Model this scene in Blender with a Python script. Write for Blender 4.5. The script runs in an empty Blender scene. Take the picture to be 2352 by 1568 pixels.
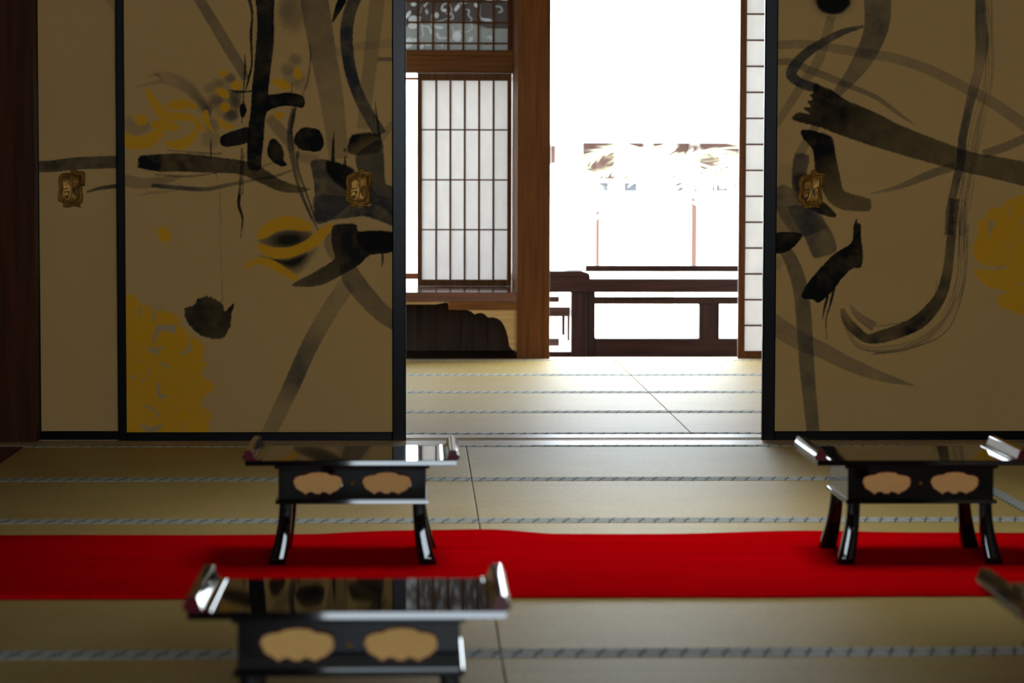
import bpy, bmesh, math, random
import numpy as np
from mathutils import Vector, Matrix
from mathutils.geometry import tessellate_polygon

# ------------------------------------------------------------------ camera
scene = bpy.context.scene
COL = scene.collection
FPX = 6000.0
H = 0.95
PITCH = math.atan(384 / FPX)
YAW = math.atan(209 / FPX * math.cos(PITCH))
ROLL = 0.0023
cF = Vector((math.sin(YAW) * math.cos(PITCH), math.cos(YAW) * math.cos(PITCH), -math.sin(PITCH)))
r0 = Vector((math.cos(YAW), -math.sin(YAW), 0)); u0 = r0.cross(cF)
cR = r0 * math.cos(ROLL) + u0 * math.sin(ROLL)
cU = -r0 * math.sin(ROLL) + u0 * math.cos(ROLL)
cam = bpy.data.cameras.new('camera'); camo = bpy.data.objects.new('camera', cam); COL.objects.link(camo)
m = Matrix.Identity(4)
for i in range(3):
    m[i][0] = cR[i]; m[i][1] = cU[i]; m[i][2] = -cF[i]
m[2][3] = H
camo.matrix_world = m
cam.sensor_width = 36.0
cam.lens = FPX * 36 / 2352
cam.clip_end = 300
cam.dof.use_dof = True
cam.dof.focus_distance = 9.9
cam.dof.aperture_fstop = 4.6
scene.camera = camo

# ------------------------------------------------------------------ world, lights, exposure
world = bpy.data.worlds.new('sky'); scene.world = world; world.use_nodes = True
bg = world.node_tree.nodes['Background']
bg.inputs['Color'].default_value = (0.83, 0.93, 1.0, 1)
bg.inputs['Strength'].default_value = 13.2
sun = bpy.data.lights.new('sun', 'SUN'); sun.energy = 14.0; sun.angle = 0.02; sun.color = (1, .96, .9)
suno = bpy.data.objects.new('sun', sun); COL.objects.link(suno)
suno.rotation_euler = (math.radians(38), math.radians(-14), 0)      # high, from behind the house
win = bpy.data.lights.new('daylight_behind_camera', 'AREA'); win.shape = 'RECTANGLE'
win.size = 2.3; win.size_y = 1.35; win.energy = 37; win.color = (.60, .79, 1.0)
wino = bpy.data.objects.new('daylight_behind_camera', win); COL.objects.link(wino)
wino.location = (0.75, -2.66, 1.83); wino.rotation_euler = (math.radians(90), 0, 0)
top = bpy.data.lights.new('added_fill_light', 'AREA'); top.shape = 'RECTANGLE'  # unseen fill light, added overhead to brighten the middle of the mats
top.size = 1.0; top.size_y = 1.5; top.energy = 8.6; top.color = (.90, .95, 1.0); top.spread = math.radians(88)
topo = bpy.data.objects.new('added_fill_light', top); COL.objects.link(topo)
topo.location = (0.70, 6.9, 2.50)
scene.view_settings.view_transform = 'Standard'; scene.view_settings.look = 'None'
scene.view_settings.exposure = 0.0; scene.view_settings.gamma = 1.0
scene.view_settings.use_curve_mapping = False
scene.cycles.use_denoising = True
scene.cycles.max_bounces = 12; scene.cycles.diffuse_bounces = 7; scene.cycles.glossy_bounces = 5
scene.cycles.transmission_bounces = 8; scene.cycles.transparent_max_bounces = 10
scene.cycles.sample_clamp_indirect = 10

# ------------------------------------------------------------------ measuring helpers (photo pixel -> point of a plane of the room)
def ray(x, y): return cF + cR * ((x - 1176) / FPX) - cU * ((y - 784) / FPX)
def P(x, y, Y):
    d = ray(x, y); t = Y / d.y
    return d.x * t, H + d.z * t                     # X, Z on the upright plane at depth Y
def PX(x, y, Y): return P(x, y, Y)[0]
def PZ(x, y, Y): return P(x, y, Y)[1]
def to_px(X, Y, Z):                                  # numpy, world -> measured photo coordinates
    dx, dy, dz = X, Y, Z - H
    dF = dx * cF.x + dy * cF.y + dz * cF.z
    return (1176 + FPX * (dx * cR.x + dy * cR.y + dz * cR.z) / dF,
            784 - FPX * (dx * cU.x + dy * cU.y + dz * cU.z) / dF)

# ------------------------------------------------------------------ mesh helpers
class MB:
    def __init__(s): s.v = []; s.f = []; s.m = []
    def add(s, vs, fs, mi=0):
        n = len(s.v); s.v += [tuple(q) for q in vs]
        for f in fs: s.f.append([i + n for i in f]); s.m.append(mi)
    def box(s, x0, x1, y0, y1, z0, z1, mi=0, b=0.0):
        if b <= 0:
            vs = [(x, y, z) for z in (z0, z1) for y in (y0, y1) for x in (x0, x1)]
            s.add(vs, [(0, 2, 3, 1), (4, 5, 7, 6), (0, 1, 5, 4), (2, 6, 7, 3), (0, 4, 6, 2), (1, 3, 7, 5)], mi); return
        bm = bmesh.new(); bmesh.ops.create_cube(bm, size=1)
        for v in bm.verts:
            v.co = Vector(((x0 + x1) / 2 + v.co.x * (x1 - x0), (y0 + y1) / 2 + v.co.y * (y1 - y0), (z0 + z1) / 2 + v.co.z * (z1 - z0)))
        bmesh.ops.bevel(bm, geom=bm.edges[:], offset=b, segments=2, profile=.6, affect='EDGES')
        bm.verts.index_update()
        s.add([v.co[:] for v in bm.verts], [[v.index for v in f.verts] for f in bm.faces], mi); bm.free()
    def prism(s, prof, axis, a0, a1, mi=0, cap=None):
        """prof: list of 2D points; axis 'y': (x,z) extruded along y; 'x': (y,z) along x; 'z': (x,y) along z"""
        mk = {'y': lambda p, a: (p[0], a, p[1]), 'x': lambda p, a: (a, p[0], p[1]), 'z': lambda p, a: (p[0], p[1], a)}[axis]
        n = len(prof); vs = [mk(p, a0) for p in prof] + [mk(p, a1) for p in prof]
        s.add(vs, [(i, (i + 1) % n, (i + 1) % n + n, i + n) for i in range(n)], mi)
        tri = tessellate_polygon([[Vector((p[0], p[1], 0)) for p in prof]])
        c = mi if cap is None else cap
        s.add(vs[:n], [t for t in tri], c); s.add(vs[n:], [tuple(reversed(t)) for t in tri], c)
    def plate(s, outer, holes, y0, y1, mi=0, wall=None):
        loops = [outer] + holes
        tri = tessellate_polygon([[Vector((p[0], p[1], 0)) for p in l] for l in loops])
        flat = [p for l in loops for p in l]
        s.add([(p[0], y0, p[1]) for p in flat], tri, mi)
        s.add([(p[0], y1, p[1]) for p in flat], [tuple(reversed(t)) for t in tri], mi)
        for k, l in enumerate(loops):
            n = len(l)
            s.add([(p[0], y0, p[1]) for p in l] + [(p[0], y1, p[1]) for p in l],
                  [(i, (i + 1) % n, (i + 1) % n + n, i + n) for i in range(n)], mi if (k == 0 or wall is None) else wall)
    def tube(s, pts, rad, n=8, mi=0, caps=True):
        pts = [Vector(p) for p in pts]; rings = []; base = len(s.v); up = Vector((0, 0, 1))
        for i, p in enumerate(pts):
            t = (pts[min(i + 1, len(pts) - 1)] - pts[max(i - 1, 0)]).normalized()
            a = t.cross(up)
            if a.length < 1e-3: a = t.cross(Vector((0, 1, 0)))
            a.normalize(); b = t.cross(a); r = rad[i] if isinstance(rad, (list, tuple)) else rad
            for k in range(n):
                w = 2 * math.pi * k / n
                s.v.append(tuple(p + a * math.cos(w) * r + b * math.sin(w) * r))
        for i in range(len(pts) - 1):
            for k in range(n):
                s.f.append([base + i * n + k, base + i * n + (k + 1) % n, base + (i + 1) * n + (k + 1) % n, base + (i + 1) * n + k]); s.m.append(mi)
        if caps:
            s.f.append([base + k for k in range(n)][::-1]); s.m.append(mi)
            s.f.append([base + (len(pts) - 1) * n + k for k in range(n)]); s.m.append(mi)
    def loft(s, rings, mi=0):
        n = len(rings[0]); base = len(s.v)
        for r in rings: s.v += [tuple(q) for q in r]
        for i in range(len(rings) - 1):
            for k in range(n):
                s.f.append([base + i * n + k, base + i * n + (k + 1) % n, base + (i + 1) * n + (k + 1) % n, base + (i + 1) * n + k]); s.m.append(mi)
        s.f.append([base + k for k in range(n)][::-1]); s.m.append(mi)
        s.f.append([base + (len(rings) - 1) * n + k for k in range(n)]); s.m.append(mi)
    def build(s, name, mats, parent=None, smooth=False, fix=True):
        me = bpy.data.meshes.new(name); off = parent_loc(parent)
        me.from_pydata([(v[0] - off[0], v[1] - off[1], v[2] - off[2]) for v in s.v], [], s.f)
        if not isinstance(mats, (list, tuple)): mats = [mats]
        for q in mats: me.materials.append(q)
        me.polygons.foreach_set('material_index', s.m)
        if smooth: me.polygons.foreach_set('use_smooth', [True] * len(s.f))
        if fix:
            bm = bmesh.new(); bm.from_mesh(me); bmesh.ops.remove_doubles(bm, verts=bm.verts, dist=1e-6)
            bmesh.ops.recalc_face_normals(bm, faces=bm.faces); bm.to_mesh(me); bm.free()
        me.update()
        o = bpy.data.objects.new(name, me); COL.objects.link(o)
        if parent: o.parent = parent
        return o
def parent_loc(p):
    L = Vector((0, 0, 0))
    while p: L = L + p.location; p = p.parent
    return L
def tag(o, label=None, cat=None, group=None, kind=None):
    for k, v in (('label', label), ('category', cat), ('group', group), ('kind', kind)):
        if v: o[k] = v
    return o
def thing(name, loc, label=None, cat=None, group=None, kind=None):
    o = bpy.data.objects.new(name, None); COL.objects.link(o); o.location = loc; o.empty_display_size = .05
    return tag(o, label, cat, group, kind)
def copy_tree(o, parent=None):
    c = o.copy(); COL.objects.link(c); c.parent = parent
    for ch in list(o.children): copy_tree(ch, c)
    return c

# ------------------------------------------------------------------ materials
def new_mat(name):
    mt = bpy.data.materials.new(name); mt.use_nodes = True
    nt = mt.node_tree; return mt, nt, nt.nodes['Principled BSDF']
def nd(nt, t, **kw):
    n = nt.nodes.new(t)
    for k, v in kw.items(): setattr(n, k, v)
    return n
def math_node(nt, op, a, b=None, c=None):
    n = nd(nt, 'ShaderNodeMath', operation=op)
    for i, q in enumerate((a, b, c)):
        if q is None: continue
        if isinstance(q, (int, float)): n.inputs[i].default_value = q
        else: nt.links.new(q, n.inputs[i])
    return n.outputs[0]
def ramp(nt, fac, stops):
    r = nd(nt, 'ShaderNodeValToRGB'); nt.links.new(fac, r.inputs[0]); e = r.color_ramp.elements
    while len(e) > 1: e.remove(e[-1])
    e[0].position = stops[0][0]; e[0].color = (*stops[0][1], 1)
    for p, c in stops[1:]:
        q = e.new(p); q.color = (*c, 1)
    return r.outputs[0]
def noise(nt, scale, vec=(1, 1, 1), detail=3, coord='Object'):
    tc = nd(nt, 'ShaderNodeTexCoord'); mp = nd(nt, 'ShaderNodeMapping'); mp.inputs['Scale'].default_value = vec
    nt.links.new(tc.outputs[coord], mp.inputs[0])
    n = nd(nt, 'ShaderNodeTexNoise'); n.inputs['Scale'].default_value = scale; n.inputs['Detail'].default_value = detail
    nt.links.new(mp.outputs[0], n.inputs['Vector']); return n.outputs['Fac']
def bump(nt, b, fac, strength, dist=.002):
    n = nd(nt, 'ShaderNodeBump'); n.inputs['Strength'].default_value = strength; n.inputs['Distance'].default_value = dist
    nt.links.new(fac, n.inputs['Height']); nt.links.new(n.outputs[0], b.inputs['Normal'])
def wood(name, c, axis='z', rough=.55, contrast=.35, spec=.10):
    mt, nt, b = new_mat(name)
    sc = {'z': (22, 22, 1.2), 'x': (1.2, 22, 22), 'y': (22, 1.2, 22)}[axis]
    f = noise(nt, 2.2, sc, 6)
    lo = tuple(q * (1 - contrast) for q in c); hi = tuple(min(1, q * (1 + contrast)) for q in c)
    nt.links.new(ramp(nt, f, [(.3, lo), (.5, c), (.72, hi)]), b.inputs['Base Color'])
    b.inputs['Roughness'].default_value = rough; b.inputs['Specular IOR Level'].default_value = spec
    bump(nt, b, f, .15); return mt
def plain(name, c, rough=.5, spec=.5, metal=0, var=.08, scale=14):
    mt, nt, b = new_mat(name)
    f = noise(nt, scale, (1, 1, 1), 4)
    nt.links.new(ramp(nt, f, [(.3, tuple(q * (1 - var) for q in c)), (.7, tuple(min(1, q * (1 + var)) for q in c))]), b.inputs['Base Color'])
    b.inputs['Roughness'].default_value = rough; b.inputs['Specular IOR Level'].default_value = spec; b.inputs['Metallic'].default_value = metal
    return mt

M = {}
M['post'] = wood('brown_wood_upright', (.10, .031, .004), 'z', .45)
M['beam'] = wood('brown_wood_lying', (.135, .048, .008), 'x', .45)
M['old_post'] = wood('dark_red_brown_wood', (.07, .02, .005), 'z', .5)
M['lattice'] = wood('lattice_wood', (.10, .04, .012), 'z', .5)
M['threshold'] = wood('pale_threshold_wood', (.50, .36, .19), 'x', .4)
M['board'] = wood('dark_floor_board', (.12, .06, .025), 'y', .35)
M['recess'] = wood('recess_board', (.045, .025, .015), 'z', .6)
M['pale_board'] = wood('pale_board', (.42, .25, .09), 'x', .5, .2)
M['rail'] = wood('weathered_dark_wood_lying', (.026, .010, .007), 'x', .5, .5)
M['rail_v'] = wood('weathered_dark_wood_upright', (.022, .009, .007), 'z', .5, .5)
M['plaster'] = plain('warm_plaster', (.28, .21, .13), .85, .2)
M['ceil'] = wood('ceiling_board', (.12, .07, .035), 'y', .6)
M['gravel'] = plain('pale_gravel', (.62, .60, .55), .9, .2, scale=60, var=.2)
M['white_wall'] = plain('white_plaster', (.75, .74, .70), .9, .2)
M['tile'] = plain('grey_roof_tile', (.36, .37, .38), .6, .3)
M['eave'] = plain('red_brown_eave', (.045, .018, .012), .6, .3)
M['leaf'] = plain('pale_leaf', (.52, .58, .36), .5, .4, scale=5)
M['trunk'] = plain('straw_wrapped_trunk', (.55, .48, .36), .9, .1)
M['slate'] = plain('slate_grey_window', (.035, .035, .045), .4, .3)
M['cloth'] = plain('white_cloth', (.78, .80, .80), .9, .1)
mt, nt, b = new_mat('black_lacquer'); M['lacquer'] = mt
b.inputs['Base Color'].default_value = (.004, .004, .005, 1); b.inputs['Roughness'].default_value = .035; b.inputs['IOR'].default_value = 1.45
f = noise(nt, 3, (1, 1, 1), 2); bump(nt, b, f, .004, .01)
mt, nt, b = new_mat('maroon_lacquer'); M['maroon'] = mt
b.inputs['Base Color'].default_value = (.10, .004, .012, 1); b.inputs['Roughness'].default_value = .12
f = noise(nt, 40); bump(nt, b, f, .02)
mt, nt, b = new_mat('black_frame_lacquer'); M['frame'] = mt
b.inputs['Base Color'].default_value = (.003, .003, .004, 1); b.inputs['Roughness'].default_value = .25; b.inputs['Specular IOR Level'].default_value = .16
f = noise(nt, 5, (1, 1, .2), 2); bump(nt, b, f, .03, .01)
mt, nt, b = new_mat('gold_panel'); M['gold_panel'] = mt
f = noise(nt, 60, (1, 1, 1), 3)
nt.links.new(ramp(nt, f, [(.3, (.66, .37, .10)), (.7, (.70, .40, .11))]), b.inputs['Base Color'])
b.inputs['Roughness'].default_value = .5; b.inputs['Metallic'].default_value = .15
mt, nt, b = new_mat('aged_gold'); M['gold'] = mt
f = noise(nt, 90, (1, 1, 1), 4)
nt.links.new(ramp(nt, f, [(.3, (.22, .095, .012)), (.7, (.36, .18, .026))]), b.inputs['Base Color'])
b.inputs['Roughness'].default_value = .4; b.inputs['Metallic'].default_value = .7
M['dark_gold'] = plain('dark_gold_recess', (.05, .02, .01), .5, .3)
mt, nt, b = new_mat('red_felt'); M['felt'] = mt
f = noise(nt, 5, (.4, 3, 1), 5); g = noise(nt, 400, (1, 1, 1), 2)
nt.links.new(ramp(nt, f, [(.3, (.62, .0005, .003)), (.7, (.73, .0008, .004))]), b.inputs['Base Color'])
b.inputs['Roughness'].default_value = .95; b.inputs['Specular IOR Level'].default_value = 0
bump(nt, b, g, .3, .002)

def tatami_mat():
    mt, nt, b = new_mat('woven_rush')
    fine = noise(nt, 1.0, (420, 9, 1), 3); broad = noise(nt, 1.6, (1.5, 1.0, 1), 4); band = noise(nt, 1.0, (.6, 26, 1), 3)
    c1 = ramp(nt, broad, [(.25, (.56, .385, .11)), (.5, (.60, .435, .135)), (.75, (.64, .45, .15))])
    c2 = ramp(nt, math_node(nt, 'ADD', math_node(nt, 'MULTIPLY', fine, .6), math_node(nt, 'MULTIPLY', band, .4)), [(.3, (.78, .76, .72)), (.65, (1, 1, 1))])
    mx = nd(nt, 'ShaderNodeMixRGB', blend_type='MULTIPLY'); mx.inputs[0].default_value = 1
    nt.links.new(c1, mx.inputs[1]); nt.links.new(c2, mx.inputs[2]); nt.links.new(mx.outputs[0], b.inputs['Base Color'])
    b.inputs['Roughness'].default_value = .55; b.inputs['Specular IOR Level'].default_value = .2
    bump(nt, b, fine, .35, .001); return mt
M['rush'] = tatami_mat()
def border_mat(name, axis):
    """pale cloth border with little dark crosses every 4 cm (axis = direction of the strip)"""
    mt, nt, b = new_mat(name)
    tc = nd(nt, 'ShaderNodeTexCoord'); sp = nd(nt, 'ShaderNodeSeparateXYZ'); nt.links.new(tc.outputs['Object'], sp.inputs[0])
    u = sp.outputs['X'] if axis == 'x' else sp.outputs['Y']; v = sp.outputs['Y'] if axis == 'x' else sp.outputs['X']
    # diagonal tick
    ph = math_node(nt, 'FRACT', math_node(nt, 'ADD', math_node(nt, 'DIVIDE', math_node(nt, 'SUBTRACT', u, math_node(nt, 'MULTIPLY', v, .25)), .0415), 200.5))
    tick = math_node(nt, 'LESS_THAN', math_node(nt, 'ABSOLUTE', math_node(nt, 'SUBTRACT', ph, .5)), .07)
    ph2 = math_node(nt, 'FRACT', math_node(nt, 'ADD', math_node(nt, 'DIVIDE', u, .0415), 200.5))
    near = math_node(nt, 'LESS_THAN', math_node(nt, 'ABSOLUTE', math_node(nt, 'SUBTRACT', ph2, .5)), .26)
    line = math_node(nt, 'LESS_THAN', math_node(nt, 'ABSOLUTE', v), .0055)
    k = math_node(nt, 'MAXIMUM', tick, math_node(nt, 'MULTIPLY', near, line))
    nz = noise(nt, 160, (1, 1, 1), 2)
    base = ramp(nt, nz, [(.3, (.40, .43, .38)), (.7, (.56, .58, .51))])
    mx = nd(nt, 'ShaderNodeMixRGB'); nt.links.new(math_node(nt, 'MULTIPLY', k, .85), mx.inputs[0]); nt.links.new(base, mx.inputs[1])
    mx.inputs[2].default_value = (.05, .055, .075, 1); nt.links.new(mx.outputs[0], b.inputs['Base Color'])
    b.inputs['Roughness'].default_value = .8; bump(nt, b, nz, .3, .001)
    return mt
M['border_x'] = border_mat('patterned_border_cloth', 'x'); M['border_y'] = border_mat('patterned_border_cloth_lengthwise', 'y')
def paper_translucent(name, c, tr=.5):
    mt, nt, b = new_mat(name); nt.nodes.remove(b)
    out = [n for n in nt.nodes if n.type == 'OUTPUT_MATERIAL'][0]
    f = noise(nt, 30, (1, 1, .4), 5)
    col = ramp(nt, f, [(.3, tuple(q * .95 for q in c)), (.7, c)])
    d = nd(nt, 'ShaderNodeBsdfDiffuse'); t = nd(nt, 'ShaderNodeBsdfTranslucent'); mx = nd(nt, 'ShaderNodeMixShader')
    nt.links.new(col, d.inputs[0]); nt.links.new(col, t.inputs[0]); mx.inputs[0].default_value = tr
    nt.links.new(d.outputs[0], mx.inputs[1]); nt.links.new(t.outputs[0], mx.inputs[2]); nt.links.new(mx.outputs[0], out.inputs[0])
    return mt
M['shoji'] = paper_translucent('shoji_paper', (.87, .85, .83), .24)
def painted(name, translucent=0.0, weave=.12):
    mt, nt, b = new_mat(name)
    a = nd(nt, 'ShaderNodeVertexColor'); a.layer_name = 'paint'
    f = noise(nt, 1.0, (260, 1, 260), 2); g = noise(nt, 2.2, (1, 1, 1), 4)
    mul = ramp(nt, math_node(nt, 'ADD', math_node(nt, 'MULTIPLY', f, .5), math_node(nt, 'MULTIPLY', g, .5)), [(.3, (1 - weave,) * 3), (.7, (1, 1, 1))])
    mx = nd(nt, 'ShaderNodeMixRGB', blend_type='MULTIPLY'); mx.inputs[0].default_value = 1
    nt.links.new(a.outputs[0], mx.inputs[1]); nt.links.new(mul, mx.inputs[2])
    if translucent:
        nt.nodes.remove(b); out = [n for n in nt.nodes if n.type == 'OUTPUT_MATERIAL'][0]
        d = nd(nt, 'ShaderNodeBsdfDiffuse'); t = nd(nt, 'ShaderNodeBsdfTranslucent'); ms = nd(nt, 'ShaderNodeMixShader'); ms.inputs[0].default_value = translucent
        nt.links.new(mx.outputs[0], d.inputs[0]); nt.links.new(mx.outputs[0], t.inputs[0])
        nt.links.new(d.outputs[0], ms.inputs[1]); nt.links.new(t.outputs[0], ms.inputs[2]); nt.links.new(ms.outputs[0], out.inputs[0])
    else:
        nt.links.new(mx.outputs[0], b.inputs['Base Color']); b.inputs['Roughness'].default_value = .8; b.inputs['Specular IOR Level'].default_value = .2
    return mt
M['painted'] = painted('painted_paper'); M['karakami'] = painted('patterned_transom_paper', .30, .06)
mt, nt, b = new_mat('transom_glass'); M['glass'] = mt
b.inputs['Base Color'].default_value = (1, 1, 1, 1); b.inputs['Transmission Weight'].default_value = 1; b.inputs['Roughness'].default_value = .02; b.inputs['IOR'].default_value = 1.05
f = noise(nt, 4); bump(nt, b, f, .01)

# ------------------------------------------------------------------ main distances (metres from the camera)
YF = 9.32          # painted sliding doors
YB = 9.358         # track behind it
Y_T0, Y_T1 = 9.145, 9.535   # threshold
YW = 13.49         # outer wall of the rear room
XL, XR = -1.95, 2.95
TOPZ = 1.80        # door head height
CEIL = 2.7
ROWS = [3.13, 4.14, 5.145, 6.145, 7.14, 8.12, 9.14]
BROWS = [9.54, 10.43, 11.38, 12.37, 13.365]
XC = [-1.385, .157, 1.705, 2.66]
XSEAM = .996

# ------------------------------------------------------------------ setting: floors, walls, ceiling
def struct(name, mb, mat, label=None, **kw):
    o = mb.build(name, mat, **kw); return tag(o, label, None, None, 'structure')
q = MB(); q.box(XL - .1, XR + .1, -2.7, Y_T0, -.12, -.056); struct('floor', q, M['board'], 'dark wooden floor under the front room mats')
q = MB(); q.box(-3.3, 4.3, Y_T1, YW + .18, -.12, -.056); struct('floor_rear', q, M['board'], 'dark wooden floor under the rear room mats')
q = MB(); q.box(XL, XC[0], -2.6, Y_T0, -.0555, -.003); struct('trim_1', q, M['board'], 'dark floor board strip along the left edge of the mats')
q = MB(); q.box(XC[3], XR, -2.6, Y_T0, -.0555, -.003); struct('trim_2', q, M['board'])
q = MB()
prof = [(Y_T0, -.12), (Y_T1, -.12), (Y_T1, -.001), (YB + .042, -.001), (YB + .042, -.006), (YB + .0, -.006), (YB + .0, -.001), (YF + .026, -.001), (YF + .026, -.006), (YF - .006, -.006), (YF - .006, -.001), (Y_T0, -.001)]
q.prism(prof, 'x', XL - .1, XR + .1); struct('trim_3', q, M['threshold'], 'pale grooved wooden threshold under the painted sliding doors')
# front room shell
q = MB(); q.box(XL - .12, XL, -2.7, Y_T0 + .1, -.05, CEIL); struct('wall_left', q, M['plaster'])
q = MB(); q.box(XR, XR + .12, -2.7, Y_T0 + .1, -.05, CEIL); struct('wall_right', q, M['plaster'])
q = MB(); wx0, wx1, wz0, wz1 = -.42, 1.92, 1.16, 2.50
q.plate([(XL - .12, -.05), (XR + .12, -.05), (XR + .12, CEIL), (XL - .12, CEIL)], [[(wx0, wz0), (wx1, wz0), (wx1, wz1), (wx0, wz1)]], -2.75, -2.62)
struct('wall_back', q, M['plaster'])
q = MB(); q.box(-3.5, 4.5, -2.75, YW + 1.35, CEIL, CEIL + .08); struct('ceiling', q, M['ceil'])
# left post of the front opening + walls beside it
xl = PX(87, 900, YF)
q = MB(); q.box(xl - .24, xl, YF - .05, YF + .14, -.003, TOPZ, b=.004); struct('trim_4', q, M['old_post'], 'dark red-brown wooden post at the left end of the painted doors')
q = MB(); q.box(XL - .1, xl - .24, YF - .02, YF + .1, -.003, TOPZ); struct('wall_door_side', q, M['plaster'])
xr = 2.33
q = MB(); q.box(xr, xr + .2, YF - .05, YF + .14, -.003, TOPZ, b=.004); struct('trim_5', q, M['old_post'])
q = MB(); q.box(xr + .2, XR + .1, YF - .02, YF + .1, -.003, TOPZ); struct('wall_door_right', q, M['plaster'])
q = MB(); q.box(XL - .1, XR + .1, YF - .05, YF + .14, TOPZ, TOPZ + .1, b=.004); struct('trim_6', q, M['beam'])
q = MB(); q.box(-3.4, 4.4, YF, YF + .1, TOPZ + .1, CEIL); struct('wall_above_doors', q, M['plaster'])

# ------------------------------------------------------------------ tatami mats
def side(mb, x0, x1, y0, y1, z0, z1): mb.box(x0, x1, y0, y1, z0, z1, b=.002)
BW = .044
def mat(x0, x1, y0, y1, label, group, along='x', near=True, far=True):
    g = .0012
    x0 += g; x1 -= g; y0 += g; y1 -= g
    r = thing('tatami_mat', ((x0 + x1) / 2, (y0 + y1) / 2, -.0555), label, 'tatami mat', group)
    q = MB(); q.box(x0, x1, y0, y1, -.055, -.0012, b=.003); q.build('rush_surface', M['rush'], r)
    def strip(a0, a1, b0, b1, mt):
        root = r
        q = MB(); q.box(a0, a1, b0, b1, -.03, .0, b=.0012)
        o = q.build('border', mt, r)
        # own origin on the strip's outer edge so that the woven pattern of neighbours meets there
        return o
    if along == 'x':
        for e, s in ((y0, 1), (y1, -1)):
            q = MB(); q.box(x0 - .0003, x1 + .0003, min(e, e + s * BW), max(e, e + s * BW), -.03, .0004, b=.0010)
            o = q.build('border', M['border_x'], r); shift_origin(o, Vector((XC[0] if y0 < 9.3 else XSEAM, e, 0)), r)
    else:
        for e, s in ((x0, 1), (x1, -1)):
            q = MB(); q.box(min(e, e + s * BW), max(e, e + s * BW), y0 - .0003, y1 + .0003, -.03, .0004, b=.0010)
            o = q.build('border', M['border_y'], r); shift_origin(o, Vector((e, ROWS[0], 0)), r)
    return r
def shift_origin(o, wp, parent):
    d = wp - parent_loc(parent)
    o.data.transform(Matrix.Translation(-d)); o.location = d
ordn = ['row next to the threshold', 'second row from the threshold', 'row just behind the red carpet',
        'row under the red carpet', 'row before the red carpet', 'nearest row']
for i in range(6):
    y1 = ROWS[6 - i]; y0 = ROWS[5 - i]
    mat(XC[0], XC[1], y0, y1, 'woven straw tatami mat left of the long seam, ' + ordn[i], 'tatami mats of the front room')
    mat(XC[1], XC[2], y0, y1, 'woven straw tatami mat right of the long seam, ' + ordn[i], 'tatami mats of the front room')
for (a, bb, t) in ((ROWS[5] - .57, ROWS[6], 'by the threshold'), (ROWS[3], ROWS[5] - .57, 'behind the right table'), (ROWS[1], ROWS[3], 'under the right end of the red carpet')):
    mat(XC[2], XC[3], a, bb, 'tatami mat laid lengthwise at the far right, ' + t, 'tatami mats of the front room', 'y')
bo = ['nearest the threshold', 'second from the threshold', 'third from the threshold', 'next to the outer wall']
for i in range(4):
    y0 = BROWS[i]; y1 = BROWS[i + 1]
    mat(-.95, XSEAM, y0, y1, 'tatami mat of the bright rear room, left of the seam, ' + bo[i], 'tatami mats of the rear room')
    mat(XSEAM, 2.94, y0, y1, 'tatami mat of the bright rear room, right of the seam, ' + bo[i], 'tatami mats of the rear room')
    for s, (a, c) in ((0, (-3.1, -.95)), (1, (2.94, 4.1))): pass
q = MB(); q.box(-3.3, -.951, Y_T1, YW, -.0555, -.002); q.box(2.941, 4.3, Y_T1, YW, -.0555, -.002); q.box(-.95, 2.94, 13.367, YW - .02, -.0555, -.001)
struct('trim_7', q, M['threshold'])

# ------------------------------------------------------------------ painting tools
rs = np.random.RandomState(7)
LAT = rs.rand(256, 256).astype(np.float32)
def vnoise(x, y):
    xi = np.floor(x).astype(int); yi = np.floor(y).astype(int); fx = x - xi; fy = y - yi
    fx = fx * fx * (3 - 2 * fx); fy = fy * fy * (3 - 2 * fy)
    g = lambda a, c: LAT[a % 256, c % 256]
    return (g(xi, yi) * (1 - fx) + g(xi + 1, yi) * fx) * (1 - fy) + (g(xi, yi + 1) * (1 - fx) + g(xi + 1, yi + 1) * fx) * fy
def fbm(x, y): return .5 * vnoise(x, y) + .3 * vnoise(x * 2.1 + 9, y * 2.1 + 3) + .2 * vnoise(x * 4.3 + 1, y * 4.3 + 7)
def catmull(pts, step=5.0):
    p = np.array(pts, float)
    if len(p) == 2: p = np.array([p[0], p[0] * .67 + p[1] * .33, p[0] * .33 + p[1] * .67, p[1]])
    e = np.vstack([2 * p[0] - p[1], p, 2 * p[-1] - p[-2]]); out = []
    for i in range(1, len(e) - 2):
        n = max(2, int(np.hypot(*(e[i + 1][:2] - e[i][:2])) / step))
        t = (np.arange(n) / n)[:, None]
        out.append(.5 * ((2 * e[i]) + (-e[i - 1] + e[i + 1]) * t + (2 * e[i - 1] - 5 * e[i] + 4 * e[i + 1] - e[i + 2]) * t ** 2 + (-e[i - 1] + 3 * e[i] - 3 * e[i + 1] + e[i + 2]) * t ** 3))
    out.append(p[-1][None]); return np.vstack(out)
INK = (.006, .007, .007); GRAY = (.045, .048, .050); GOLD = (1.0, .50, .012)
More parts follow.
